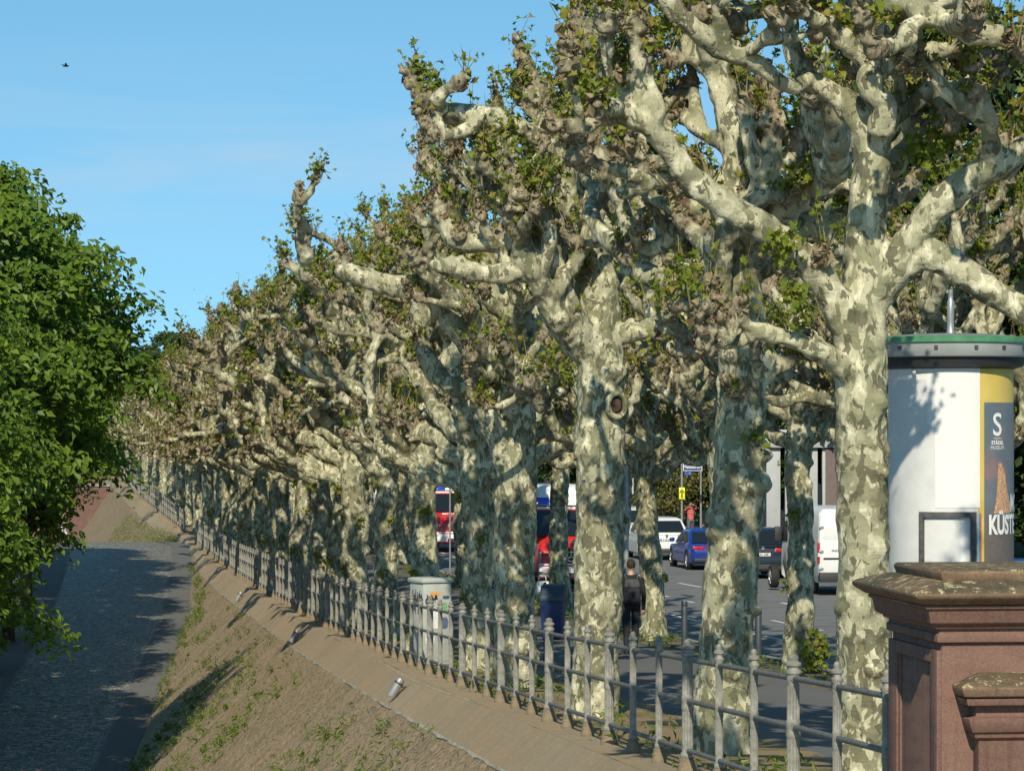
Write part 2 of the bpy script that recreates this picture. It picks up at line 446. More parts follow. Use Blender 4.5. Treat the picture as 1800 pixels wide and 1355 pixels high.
# ---------------------------------------------------------------- pollarded plane trees
def unit(v): return v/(np.linalg.norm(v)+1e-9)
class Plane:
    def __init__(s, seed, zmax=8.8, rmax=2.7, voxel=.03):
        s.rng = np.random.default_rng(seed); s.seed = seed
        s.V, s.F, s.n = [], [], 0
        s.S = []        # skeleton samples: x,y,z,r,label
        s.heads = []    # x,y,z,r,label
        s.zmax, s.rmax, s.voxel = zmax, rmax, voxel
        s.nl = 0; s.nc = 0; s.bias = 0
    def put(s, V, F):
        s.V.append(V); s.F += [tuple(i+s.n for i in f) for f in F]; s.n += len(V)
    def limb(s, pts, rad, label, sub=4, nside=10):
        pts = np.array(pts, float); 
        V, F = tube_np(pts, rad, nside, sub); s.put(V, F)
        C, r = spline(pts, rad, 6)
        for c, q in zip(C, r): s.S.append((*c, q, label))
        return C, r
    def ball(s, c, r, label, sq=1.0, sub=2):
        V, F = ICO[sub]
        d = s.rng.normal(0, 1, 3)*.12
        s.put(V*np.array([r*(1+d[0]), r*(1+d[1]), r*sq*(1+d[2])])+np.array(c), F)
        s.S.append((*c, r*.6, label))
    def head(s, p, d, r, label, tall=1.0):
        rng = s.rng; p = np.array(p); d = unit(np.array(d, float)); s.nc += 1
        s.ball(p, r*.85, label, 1.15)
        n = int(rng.integers(8, 14)); ax = unit(d*.7+np.array([0,0,.8])); h = r*rng.uniform(1.2, 2.6)*tall
        V, F = tube_np([p-ax*r*.3, p+ax*h*.5, p+ax*h], [r*.62, r*.5, r*.34], 8, 2); s.put(V, F)
        for t in (.3,.6,.95): s.heads.append((*(p+ax*h*t), r*.45, label, s.nc))
        for t in (.0,.5,1.0): s.S.append((*(p+ax*h*t), r*.5, label))
        for i in range(n):
            t = rng.uniform(-.15, 1)
            q = p + ax*h*t + rng.normal(0, 1, 3)*r*.36*(1.15-.5*t)
            k = r*rng.uniform(.24, .46)
            s.ball(q, k, label, rng.uniform(.7, 1.5), 1)
            s.heads.append((*q, k, label, s.nc))
        s.heads.append((*p, r*.9, label, s.nc))
    def grow(s, p, d, L, r0, r1, up=.10, wob=.3, depth=0, label=0, zcap=None):
        rng = s.rng; step = .2; n = max(3, int(L/step)); p = np.array(p, float); d = unit(np.array(d, float))
        pts, rad = [p.copy()], [r0]
        zc = zcap or s.zmax
        for i in range(n):
            d = unit(d + rng.normal(0, wob, 3)*.62 + np.array([0,0,up]))
            hr = math.hypot(p[0], p[1])
            if hr > s.rmax*(1.22 if p[0] < 0 and s.bias else 1.0):
                out = np.array([p[0]/hr, p[1]/hr, 0]); k = np.dot(d, out)
                if k > 0: d = unit(d - out*k*.75 + np.array([0,0,.22]))
            if p[2] > zc-.25 and i > 2: break
            if p[2] < 3.9 and d[2] < 0: d = unit(d + np.array([0,0,.35]))
            p = p + d*step
            t = (i+1)/n
            pts.append(p.copy()); rad.append((r0*(1-t)+r1*t)*rng.uniform(.86, 1.2))
        s.limb(pts, rad, label, 3, 9)
        return np.array(pts), d
    def sprout(s, pts, rads, label, n2, L2=(.7,1.5), heads=True, zcap=None, leafy=1.0, stub=True):
        """secondary branches, stubs and fists along a primary"""
        rng = s.rng; m = len(pts)
        for k in range(n2):
            i = int(m*rng.uniform(.28, .97)); i = min(max(i,1), m-2)
            t = unit(pts[min(i+1,m-1)]-pts[i-1])
            side = unit(np.cross(t, rng.normal(0,1,3)))
            side = unit(side*1.0 + t*rng.uniform(.15,.9) + np.array([0,0,rng.uniform(-.15,.65)]))
            L = rng.uniform(*L2); r0 = min(rads[i]*.8, .112)
            q, d = s.grow(pts[i], side, L, r0, r0*.68, up=.08, wob=.42, label=label, zcap=zcap)
            s.head(q[-1], d, rng.uniform(.08,.125), label, rng.uniform(.8,1.6))
            if rng.random() < .6:
                j = int(len(q)*rng.uniform(.35,.75)); t2 = unit(q[min(j+1,len(q)-1)]-q[j-1])
                sd = unit(np.cross(t2, rng.normal(0,1,3)) + np.array([0,0,.5]) + t2*.4)
                q2, d2 = s.grow(q[j], sd, rng.uniform(.35,.9), r0*.72, r0*.5, up=.13, label=label, zcap=zcap)
                s.head(q2[-1], d2, rng.uniform(.07,.105), label, rng.uniform(.8,1.5))
        for k in range(int(n2*1.3) if stub else 0):     # short fists and burls right on the limb
            i = int(m*rng.uniform(.12, .98)); i = min(max(i,1), m-2)
            t = unit(pts[i+1]-pts[i-1]); sd = unit(np.cross(t, rng.normal(0,1,3)) + np.array([0,0,.55]))
            c = pts[i]+sd*rads[i]*.9
            if rng.random() < .34: s.head(c+sd*.05, sd, rng.uniform(.055,.085), label, .8)
            else: s.ball(c, rads[i]*rng.uniform(.4,.7), label)
    def trunk(s, h=4.3, r=.25, lean=(0,0), burls=8, pts=None, rad=None):
        rng = s.rng
        if pts is None:
            k = 8; pts, rad = [], []
            for i in range(k):
                t = i/(k-1)
                pts.append((lean[0]*t + rng.normal(0,.035)*(i>0), lean[1]*t+rng.normal(0,.035)*(i>0), -.35+t*(h+.35)))
                rad.append(r*(1.28 if i == 0 else 1.0)*(1-.16*t)*rng.uniform(.94,1.06))
            rad[1] = r*1.08
        C, q = s.limb(pts, rad, 0, 5, 16)
        for _ in range(burls):
            i = int(rng.uniform(.1,.97)*(len(C)-1)); a = rng.uniform(0, 6.28)
            b = q[i]*rng.uniform(.38,.72)
            s.ball(C[i]+np.array([math.cos(a),math.sin(a),0])*(q[i]*1.0-b*.55), b, 0, rng.uniform(.6,1.0))
        return C, q
    def auto_limbs(s, z0=3.3, z1=4.6, n=6, az0=None, length=(2.3,3.1), top=None, n2=4):
        rng = s.rng; az0 = rng.uniform(0,6.28) if az0 is None else az0
        top = top if top is not None else s.top
        for k in range(n):
            s.nl += 1
            a = az0 + 6.283*k/n + rng.normal(0,.22); z = rng.uniform(z0, z1)
            el = rng.uniform(.02, .85)
            d = np.array([math.cos(a)*math.cos(el), math.sin(a)*math.cos(el), math.sin(el)])
            p = np.array([top[0], top[1], 0]) + np.array([math.cos(a)*.06, math.sin(a)*.06, z])
            L = rng.uniform(*length); r0 = rng.uniform(.12,.18)
            pts, de = s.grow(p, d, L, r0, r0*.66, up=.07, wob=.34, label=s.nl)
            rr = np.linspace(r0, r0*.66, len(pts))
            s.sprout(pts, rr, s.nl, n2)
            s.head(pts[-1], de, rng.uniform(.13,.18), s.nl, 1.4)
        for k in range(s.bias):      # long arms reaching out over the quay
            s.nl += 1
            a = math.pi + (k-(s.bias-1)/2)*.75 + rng.normal(0,.18); el = rng.uniform(.0,.45); z = rng.uniform(z0, z1+.3)
            d = np.array([math.cos(a)*math.cos(el), math.sin(a)*math.cos(el), math.sin(el)]); r0 = rng.uniform(.135,.19)
            pts, de = s.grow(np.array([top[0],top[1],z]), d, rng.uniform(3.4,4.8), r0, r0*.62, up=.05, wob=.36, label=s.nl)
            s.sprout(pts, np.linspace(r0, r0*.62, len(pts)), s.nl, n2+2, L2=(.6,1.5)); s.head(pts[-1], de, rng.uniform(.12,.16), s.nl, 1.2)
        # leader
        s.nl += 1
        pts, de = s.grow((top[0],top[1],z1-.25), (rng.normal(0,.2),rng.normal(0,.2),1), s.zmax-z1-.5, .17, .10, up=.18, wob=.25, label=s.nl)
        s.sprout(pts, np.linspace(.17,.10,len(pts)), s.nl, n2+2); s.head(pts[-1], de, .16, s.nl, 1.4)
    def make(s, root, twig=1.0, green=1.0, lump=1.0):
        rng = s.rng
        V, F = remesh(np.vstack(s.V), s.F, s.voxel)
        V = relax(V, F, 3, .5)
        S = np.array(s.S); H = np.array(s.heads) if s.heads else np.zeros((0,6))
        lab = np.zeros(len(V), int); hd = np.full(len(V), 9.0)
        cell = np.floor(V/.6).astype(int); key = cell[:,0]*1000003+cell[:,1]*1009+cell[:,2]
        order = np.argsort(key, kind='stable'); cuts = np.flatnonzero(np.diff(key[order]))+1
        for ids in np.split(order, cuts):
            q = V[ids]; lo, hi = q.min(0)-.45, q.max(0)+.45
            c = S[((S[:,:3] > lo)&(S[:,:3] < hi)).all(1)]
            if not len(c): c = S
            D = np.sqrt(((q[:,None,:]-c[None,:,:3])**2).sum(2)) - c[None,:,3]
            lab[ids] = c[D.argmin(1),4].astype(int)
            if len(H):
                c = H[((H[:,:3] > lo)&(H[:,:3] < hi)).all(1)]
                if len(c): hd[ids] = (np.sqrt(((q[:,None,:]-c[None,:,:3])**2).sum(2)) - c[None,:,3]).min(1)
        gn = np.clip(1-hd/.10, 0, 1)
        N = vnormals(V, F)
        V = V + N*lump*(.020*vnoise(V*3.1, s.seed) + .016*vnoise(V*8.5, s.seed+1) + (.011+.032*gn)*vnoise(V*14, s.seed+2))[:,None]
        V = V + N*(gn*.022*vnoise(V*29, s.seed+3))[:,None]
        N = vnormals(V, F)
        fl = lab[F[:,0]]
        for k in sorted(set(fl.tolist())):
            f = F[fl == k]
            if len(f) < 30 and k: f = f
            u, inv = np.unique(f, return_inverse=True)
            name = 'trunk' if k == 0 else 'limb'
            me = np_mesh(name, V[u], inv.reshape(f.shape), M['bark'])
            at = me.attributes.new('gnarl', 'FLOAT', 'POINT'); at.data.foreach_set('value', gn[u].astype(np.float32))
            me.normals_split_custom_set_from_vertices(N[u].tolist())
            link(bpy.data.objects.new(name, me), root)
        s.foliage(root, twig, green)
    def foliage(s, root, twig, green, extra=None):
        rng = s.rng; H = np.array(s.heads)
        Cw, Nw, Cg, Ng = [], [], [], []
        gsel = rng.random(s.nc+2); Sw = []; Sg = []
        for h in H:
            c, r, gs = h[:3], h[3], gsel[int(h[5])]; gp = .07+.62*min(1,max(0,(h[2]-4.8)/3.2))
            n = rng.poisson(9*twig*min(1.6, (r/.06)))
            d = rng.normal(0,1,(n,3)); d /= np.linalg.norm(d,axis=1)[:,None]+1e-9
            Cw.append(c + d*(r*1.02+rng.uniform(0,.035,(n,1)))); Nw.append(d); Sw.append(np.where(rng.random(n) < .12, rng.uniform(.06,.09,n), rng.uniform(.018,.042,n)))
            n = rng.poisson((5.6 if gs < gp*.95 else .12)*green)
            d = rng.normal(0,1,(n,3)); d[:,2] = np.abs(d[:,2])*1.4+.1; d /= np.linalg.norm(d,axis=1)[:,None]+1e-9
            Cg.append(c + d*(r*1.15+rng.gamma(2.0,.05,(n,1)))); Ng.append(d*.4+np.array([0,-.35,.7]))
        if extra is not None:
            for (c, r, n) in extra:
                d = rng.normal(0,1,(n,3)); d /= np.linalg.norm(d,axis=1)[:,None]+1e-9
                Cg.append(np.array(c)+d*r*rng.uniform(.2,1,(n,1))); Ng.append(d*.5+np.array([0,-.5,.6]))
        C = np.vstack(Cw); V, F = leaf_cloud(C, np.vstack(Nw), np.concatenate(Sw), rng, KITE*1.5)
        sv, sf, k0 = [], [], len(V)      # young upright shoots with a leaf at the tip
        for h in H:
            if rng.random() > .16*green: continue
            for _ in range(rng.integers(1, 4)):
                p = h[:3]+rng.normal(0,.03,3); dd = unit(np.array([rng.normal(0,.4), rng.normal(0,.4), 1.0])); L = rng.uniform(.15,.48)
                w1 = unit(np.cross(dd, rng.normal(0,1,3))); w2 = np.cross(dd, w1); q = p+dd*L+rng.normal(0,.03,3); i0 = k0+len(sv)
                for cc, rr_ in ((p,.007),(q,.003)):
                    for an in (0, 2.094, 4.189): sv.append(cc+rr_*(w1*math.cos(an)+w2*math.sin(an)))
                for j in range(3): sf.append((i0+j, i0+(j+1)%3, i0+3+(j+1)%3, i0+3+j))
                m_ = int(rng.integers(2, 6)); tt = rng.uniform(.45,1.05,(m_,1))
                Cg.append(p+(q-p)*tt+rng.normal(0,.025,(m_,3))); Ng.append(rng.normal(0,.6,(m_,3))+np.array([0,-.3,.6]))
        if sv: V = np.vstack([V, np.array(sv)]); F = np.vstack([F, np.array(sf)])
        link(bpy.data.objects.new('withered_leaves', np_mesh('withered_leaves', V, F, M['wither'], smooth=False)), root)
        C = np.vstack(Cg); V, F = leaf_cloud(C, np.vstack(Ng), rng.uniform(.045,.112,len(C)), rng)
        link(bpy.data.objects.new('green_leaves', np_mesh('green_leaves', V, F, M['green'], smooth=False)), root)

GROUP1, GROUP2 = 'pollarded plane trees in the row along the railing', 'pollarded plane trees in the row along the street kerb'
def proto(seed, name='plane_tree', h=4.2, r=.25, lean=(0,0), zmax=8.9, n=6, burls=9, n2=4, rmax=2.75, length=(2.9,4.6), voxel=.028):
    t = Plane(seed, zmax, rmax, voxel)
    root = empty(name)
    C, q = t.trunk(h, r, lean, burls); t.top = C[-1]; t.bias = 3
    t.auto_limbs(z0=h-1.0, z1=h+.25, n=n, n2=n2, length=length)
    extra = [((C[i][0]+.25*math.cos(a), C[i][1]+.25*math.sin(a), C[i][2]), .16, 30) for i, a in [(int(len(C)*.35), 4.4),(int(len(C)*.6), 5.3),(int(len(C)*.75),3.6)]]
    # sprigs of young shoots on the trunk
    rng = t.rng
    orig = t.foliage
    t.foliage = lambda rt, tw, gr, extra=extra: orig(rt, tw, gr, extra)
    t.make(root, twig=.75)
    return root
def rng_(i): return 1+.07*math.sin(i*2.9+.4)
def hand(seed, Z0, xb, trunk_px, limbs_px, voxel=.026, zmax=9.0, rmax=2.9, autos=0, auto_z=(3.6,4.4), twig=1.0, extra_px=(), burls=6, n2=4, az0=None, burl_px=(), alen=(2.3,3.6)):
    """a tree whose trunk and main limbs follow the photograph: points (x, y, width_px[, dz]) at depth Z0+dz"""
    t = Plane(seed, zmax, rmax, voxel)
    base = on_ground(xb, Z0); root = empty('plane_tree', base)
    def cv(seq):
        pts, rad = [], []
        for q in seq:
            Z = Z0 + (q[3] if len(q) > 3 else 0)
            pts.append(tuple(P(q[0], q[1], Z) - base)); rad.append(q[2]/2/FPX*Z)
        return pts, rad
    pts, rad = cv(trunk_px)
    pts = [(pts[0][0], pts[0][1], -.4)] + pts; rad = [rad[0]*1.2] + rad
    C, q = t.trunk(pts=pts, rad=rad, burls=burls); t.top = C[-1]
    for (x, y, w, dz) in burl_px:
        t.ball(np.array(P(x, y, Z0+dz)-base), w/2/FPX*Z0, 0, .8)
    for spec in limbs_px:
        seq = spec['p']; t.nl += 1
        p2, r2 = cv(seq); Cc, rr = t.limb(p2, [r*rng_(i) for i, r in enumerate(r2)], t.nl, 5, 12)
        if spec.get('cut'):
            t.ball(Cc[-1], rr[-1]*1.05, t.nl, .9)
        elif spec.get('end', True):
            t.head(Cc[-1], Cc[-1]-Cc[-3], max(.11, rr[-1]*1.15), t.nl, spec.get('tall', 1.2))
        if spec.get('n', 2): t.sprout(Cc, rr, t.nl, spec.get('n', 2), spec.get('L', (.5,1.2)), zcap=spec.get('zcap'), stub=spec.get('stub', True))
    if autos: t.auto_limbs(z0=auto_z[0], z1=auto_z[1], n=autos, n2=n2, az0=az0, length=alen)
    extra = [(tuple(P(x, y, Z0+dz)-base), r/FPX*Z0, n) for (x, y, r, n, dz) in extra_px]
    orig = t.foliage
    t.foliage = lambda rt, tw, gr, extra=extra: orig(rt, tw, gr, extra)
    t.make(root, twig=twig)
    return root

# --- the four nearest trees of the railing row
T1 = hand(11, 27, 1524,
  [(1524,1330,108),(1522,1200,102),(1518,1000,94),(1515,800,92),(1512,650,94),(1512,560,98),(1520,500,84),(1525,400,74),(1530,300,70),(1533,215,64)],
  [dict(p=[(1525,240,52),(1500,195,52),(1450,155,42),(1422,140,36),(1387,151,34,-.3),(1333,116,36,-.5),(1278,93,36,-.6),(1233,62,36,-.7),(1200,34,38,-.8),(1180,2,42,-.8)], cut=1, n=2, L=(.3,.6), zcap=6.9),
   dict(p=[(1440,158,36,.1),(1415,125,30,.2),(1398,80,28,.3),(1388,20,26,.4),(1380,-60,26,.5)], n=2),
   dict(p=[(1548,235,44,-.25),(1556,190,44,-.3),(1532,160,42,-.35),(1530,135,44,-.35),(1560,108,50,-.3),(1562,60,46,-.2),(1545,0,46,-.1),(1540,-90,40)], n=3),
   dict(p=[(1545,125,38,-.2),(1512,96,36,-.25),(1465,52,36,-.3),(1420,5,36,-.35),(1385,-60,34,-.4)], n=2),
   dict(p=[(1580,110,40,-.1),(1600,60,42),(1592,10,44,.1),(1600,-80,38,.2)], n=3),
   dict(p=[(1572,120,36,-.1),(1620,95,32,-.2),(1672,88,36,-.3),(1712,92,52,-.35)], n=1, L=(.3,.5), tall=.8),
   dict(p=[(1545,230,40,.1),(1585,200,34,.2),(1625,165,32,.2),(1650,125,28,.3),(1690,70,26,.4),(1720,0,24,.4)], n=3),
   dict(p=[(1560,300,40,.3),(1600,255,34,.5),(1650,205,34,.6),(1690,160,30,.7),(1740,110,26,.9)], n=3),
   dict(p=[(1505,590,74,-.05),(1462,520,58,-.15),(1410,452,50,-.2),(1335,395,48,-.3),(1262,352,54,-.4),(1197,292,48,-.5),(1158,238,42,-.6),(1110,205,36,-.7),(1068,190,34,-.8)], n=5, L=(.5,1.0), zcap=7.6),
   dict(p=[(1262,345,42,-.4),(1200,325,36,-.3),(1150,318,34,-.3),(1100,338,32,-.2)], cut=1, n=1, L=(.3,.5)),
   dict(p=[(1540,520,64),(1585,452,64,-.1),(1640,372,58,-.2),(1715,312,54,-.3),(1800,262,52,-.4),(1890,215,48,-.5)], n=4),
   dict(p=[(1535,530,60),(1592,462,60,-.1),(1640,448,58,-.15),(1700,482,54,-.2),(1755,525,52,-.25),(1840,560,48,-.3)], n=0),
   dict(p=[(1500,660,48,-.1),(1440,618,38,-.25),(1370,592,32,-.35),(1318,572,30,-.4),(1278,552,28,-.5)], n=2, L=(.2,.4), stub=True),
  ], voxel=.02, autos=6, auto_z=(6.2,6.7), alen=(2.4,3.4), n2=5, burls=4, extra_px=[(1380,430,46,90,-.6),(1400,520,34,60,-.6),(1660,240,60,120,.2),(1620,270,45,70,0),(1415,560,20,14,-.5)],
  burl_px=[(1490,640,60,-.05),(1545,705,44,-.12),(1530,960,70,-.08),(1545,830,34,-.15)])
tag(T1, 'largest nearest plane tree with mottled trunk just left of the white advertising column', 'tree', GROUP1)

T2 = hand(12, 34, 1265,
  [(1265,1325,106),(1275,1150,100),(1285,1000,93),(1298,860,92),(1302,700,88),(1304,600,84),(1300,500,72),(1290,440,64)],
  [dict(p=[(1290,450,62),(1272,405,52),(1240,375,40),(1205,366,36),(1178,364,36)], cut=1, n=1, L=(.3,.6)),
   dict(p=[(1300,470,50),(1325,380,50,.2),(1350,310,46,.3),(1345,240,42,.4),(1318,180,40,.3),(1300,110,36,.4)], n=4),
   dict(p=[(1290,440,46,.2),(1240,420,40,.5),(1170,430,36,.7),(1110,450,34,.9)], n=3),
   dict(p=[(1310,470,44,.2),(1370,410,42,.5),(1440,395,42,.7),(1520,370,40,.9),(1600,330,38,1.0)], n=4),
   dict(p=[(1305,560,40,.1),(1360,640,30,.0),(1400,620,28,.2)], n=1, L=(.2,.4)),
   dict(p=[(1290,430,44,-.1),(1265,350,40,-.2),(1230,290,36,-.2),(1190,260,34,-.3),(1150,200,32,-.2),(1130,130,30,-.1)], n=4),
  ], voxel=.026, autos=4, burls=8, n2=5, auto_z=(4.2,5.2), extra_px=[(1225,500,25,20,-.4),(1190,560,35,40,-.4),(1330,770,26,20,-.3)],
  burl_px=[(1325,850,60,-.12),(1335,800,44,-.1),(1270,935,60,-.15),(1290,620,60,-.15)])
tag(T2, 'second plane tree from the sandstone pillar, straight trunk between two dark bollards', 'tree', GROUP1)

T3 = hand(13, 41, 1045,
  [(1042,1270,92),(1048,1150,84),(1052,1000,88),(1055,850,82),(1056,760,88),(1055,640,82),(1045,570,76)],
  [dict(p=[(1050,600,66),(1062,520,62),(1045,450,56),(1020,395,52),(1000,330,46),(985,270,44),(960,200,46),(940,170,56)], n=4, tall=2.0, L=(.5,1.2)),
   dict(p=[(1035,610,56,-.1),(1000,550,50,-.3),(975,490,50,-.4),(958,440,52,-.4),(920,400,46,-.4),(895,425,42,-.4),(850,428,38,-.4),(800,420,34,-.4),(775,375,30,-.4)], n=4, L=(.4,1.0)),
   dict(p=[(968,470,44,-.4),(930,478,40,-.6),(865,482,36,-.7),(800,472,34,-.8),(770,466,34,-.8)], cut=1, n=2, L=(.3,.7)),
   dict(p=[(1000,340,42),(960,260,34,-.2),(915,225,34,-.3),(850,205,34,-.4),(790,195,32,-.4),(745,180,36,-.4)], n=4, L=(.4,.9), tall=1.6),
   dict(p=[(1055,520,44,.2),(1095,450,40,.4),(1120,370,38,.5),(1100,290,34,.5),(1115,210,32,.4),(1120,150,32,.4)], n=4, tall=2.0),
   dict(p=[(1010,360,42,.2),(1010,280,40,.3),(1000,200,40,.3),(1010,130,42,.3),(1015,80,42,.3)], n=3, tall=2.0, L=(.3,.8)),
  ], voxel=.027, autos=4, burls=7, auto_z=(4.2,5.2), zmax=7.9, rmax=2.0, alen=(2.0,3.2), extra_px=[(1020,195,55,110,-.5),(1120,480,42,80,-.5),(1165,600,35,30,-.4)],
  burl_px=[(1052,752,80,-.03),(1080,715,50,-.08),(1080,830,44,-.06),(1038,790,56,-.10)])
tag(T3, 'third plane tree from the sandstone pillar, with a round hollow knot halfway up its trunk', 'tree', GROUP1)

T4 = hand(14, 49.5, 905,
  [(905,1205,80),(905,1100,74),(903,1000,72),(905,900,74),(908,800,74),(908,700,70),(905,660,66)],
  [dict(p=[(900,690,60),(872,650,52,-.2),(822,598,48,-.4),(773,533,44,-.5),(740,500,40,-.6),(690,503,38,-.7),(635,487,38,-.8),(606,478,36,-.8)], cut=1, n=3, L=(.4,1.0)),
   dict(p=[(912,690,52),(935,600,46,.1),(955,520,42,.2),(940,440,38,.2),(900,350,34,.2),(870,290,34,.2)], n=5, tall=1.6),
   dict(p=[(905,690,48,.2),(880,600,42,.4),(860,520,40,.6),(820,430,36,.6),(790,350,34,.6),(750,280,34,.6)], n=5, tall=1.6),
   dict(p=[(890,820,44,-.1),(860,730,36,-.3),(835,690,34,-.5)], n=1, L=(.3,.6)),
  ], voxel=.03, autos=4, burls=8, auto_z=(4.1,5.0), zmax=8.5, rmax=2.2, n2=5, alen=(2.2,3.6))
tag(T4, 'fourth plane tree from the pillar, with a long cut limb reaching out left', 'tree', GROUP1)

# --- the others come from five patterns
PR = [proto(21, h=4.3, r=.26, n=6, n2=5), proto(22, h=3.9, r=.29, n=6, burls=12, n2=5), proto(23, h=4.6, r=.25, n=6, n2=5, burls=7),
      proto(24, h=4.1, r=.26, lean=(.35,.1), n=6, burls=10, n2=5), proto(25, h=4.4, r=.28, n=6, burls=14, n2=5)]
_used = [False]*5
_prs = [None]*5
def place_tree(k, Z, o, rz, label, group, sx=1.0, topz=5.2):
    p = PR[k]
    if not _used[k]: c = p; _used[k] = True
    else: c = copy_tree(p)
    c.location = gpt(Z, o, 0); c.rotation_euler = (0,0,rz)
    hz = (CAMZ + topz - c.location.z)/8.9
    c.scale = (sx, sx, hz)
    return tag(c, label, 'tree', group)
ORD = {5:'fifth',6:'sixth',7:'seventh',8:'eighth',9:'ninth',10:'tenth',11:'eleventh',12:'twelfth'}
NOTE = {5:'leaning slightly behind the utility cabinet', 6:'with a big bulge right behind the utility cabinet', 7:'half hidden by its bulging neighbour', 8:'with bright shoots low on its trunk',
        9:'slim and pale beside the low shoots', 10:'with a lumpy waist', 11:'with a crooked crown', 12:'set in the crowded middle of the row'}
rr = random.Random(5)
Z = 55.3; i = 5; last = -1
ZS = [55.6, 62.6, 70.0, 78.5]
while ZS[-1] < 166: ZS.append(ZS[-1]+7.0+rr.uniform(-.5,.5))
for Z in ZS:
    k = rr.choice([q for q in range(5) if q != last]); last = k
    lab = ('%s plane tree from the pillar, %s' % (ORD[i], NOTE[i])) if i in ORD else 'small plane tree in the crowded far stretch of the railing row'
    place_tree(k, Z, {5:.97,6:.76}.get(i, .85+rr.uniform(-.15,.15)), rr.uniform(-.75,.75), lab, GROUP1, 1.0 if i == 5 else rr.uniform(1.0,1.15), 5.0+rr.uniform(-.3,.3)); i += 1
Z = 180
while Z < 275:
    k = rr.choice([q for q in range(5) if q != last]); last = k
    place_tree(k, Z, .9, rr.uniform(0,6.28), 'tiny plane tree in the farthest stretch, beyond the gap in the railing', GROUP1, rr.uniform(.95,1.15), 4.4+rr.uniform(-.3,.3)); Z += 7
R2 = {26.8:None, 44.3:'street row plane tree at the right picture edge, crown above the advertising column', 50:'street row plane tree right behind the white advertising column',  # the first tree is out of view, added for its shadows on the promenade
      54.8:'street row plane tree with a leafy shoot at its foot, before the white van', 61.5:'street row plane tree hidden behind the second trunk, near a bollard',
      68.5:'slim crooked plane tree by the street, beside the backpack walker', 75.2:'street row plane tree masked by the third trunk, near the lamp post',
      82:'slim street row plane tree in front of the red ambulance', 89:'street row plane tree masked by the fourth railing tree', 96:'street row plane tree glimpsed beside the red ambulance'}
R2Z = list(R2) + [103,117,124,131,138,145,152,160,170,182,194,206,220]
for Z in R2Z:
    k = rr.choice([q for q in range(5) if q != last]); last = k
    if Z == 54.8: k = 2
    if Z == 68.5: k = 3
    if Z == 82: k = 2
    lab = R2.get(Z) or ('plane tree of the street row just outside the right picture edge' if Z < 40 else 'small plane tree in the far part of the street row, between the railing row trunks')
    place_tree(k, Z, 6.15+rr.uniform(-.1,.1), (2.2 if Z == 68.5 else rr.uniform(0,6.28)), lab, GROUP2, .95 if Z < 75 else 1.0, 4.8+rr.uniform(-.3,.3))
# ---------------------------------------------------------------- ground, ramp, quay wall
YS = np.concatenate([np.arange(8, 60, 2), np.arange(60, 200, 4), np.arange(200, 400, 12)])
def strip(name, m, oA, oB, n=6, dz=0.0, ys=YS, kind='structure', zfun=None):
    V, F, UV = [], [], []
    fa = oA if callable(oA) else (lambda y: oA); fb = oB if callable(oB) else (lambda y: oB)
    for y in ys:
        for j in range(n+1):
            o = fa(y) + (fb(y)-fa(y))*j/n
            V.append((float(XF(y))+o, y, float(gz(y, o))+dz))
    for i in range(len(ys)-1):
        for j in range(n):
            a = i*(n+1)+j; F.append((a, a+1, a+n+2, a+n+1))
    o = link(bpy.data.objects.new(name, np_mesh(name, V, np.array(F), m)))
    return tag(o, kind=kind)
M['sand'] = asphalt_mat('sandy_soil', (.30,.21,.115), (.22,.155,.085), .95, patch=(.12,.12,.05))
M['path'] = asphalt_mat('promenade_asphalt', (.16,.156,.147), (.12,.118,.112), .88)
M['road'] = asphalt_mat('road_asphalt', (.205,.205,.195), (.165,.165,.158), .85, patch=(.135,.135,.132))
M['verge'] = asphalt_mat('tree_strip', (.11,.10,.075), (.07,.07,.065), .95, patch=(.24,.18,.09))
M['kerb'] = stone_mat('kerb_granite', ((.25,.25,.24),(.34,.33,.31),(.18,.18,.17)))
M['paint'] = plain('road_paint', (.72,.72,.70), .7)
M['park_ground'] = asphalt_mat('park_lawn', (.06,.085,.025), (.09,.10,.04), .95)
M['quay'] = asphalt_mat('quay_ground', (.15,.145,.13), (.11,.107,.10), .9)
M['cobble'] = cobble_mat(); M['gutter'] = stone_mat('gutter_setts', ((.16,.155,.145),(.22,.215,.2),(.12,.12,.11)))
ROADW = 20.6
strip('sandy_tree_bed', M['sand'], .02, lambda y: 2.0+.25*math.sin(y*1.3)+.15*math.sin(y*3.1), 4)
strip('promenade', M['path'], lambda y: 2.0+.25*math.sin(y*1.3)+.15*math.sin(y*3.1), 5.45, 5)
strip('tree_verge', M['verge'], 5.45, 6.75, 3)
b = MB()
for i in range(len(YS)-1):
    p, q = gpt(YS[i],6.75), gpt(YS[i+1],6.75); p2, q2 = gpt(YS[i],6.93), gpt(YS[i+1],6.93)
    up = Vector((0,0,.004)); dn = Vector((0,0,-.3))
    b.hexa([p+dn,p2+dn,q2+dn,q+dn,p+up,p2+up,q2+up,q+up])
tag(b.build('kerb', M['kerb']), kind='structure')
strip('road', M['road'], 6.93, ROADW, 10, -.12)
strip('far_pavement', M['path'], ROADW, ROADW+5, 3)
strip('park_ground', M['park_ground'], ROADW+5, 260, 16, -.02)
b = MB()
def dash(Z0, Z1, o, w=.12):
    ps = []
    n = max(1, int((Z1-Z0)/3))
    for i in range(n):
        a, c = Z0+(Z1-Z0)*i/n, Z0+(Z1-Z0)*(i+1)/n
        A, B, C, D = [gpt(y, oo, -.115) for y, oo in ((a,o-w/2),(a,o+w/2),(c,o+w/2),(c,o-w/2))]
        b.add([A,B,C,D], [(0,1,2,3)])
Zd = 40
while Zd < 240:
    dash(Zd, Zd+4, 13.6); Zd += 8
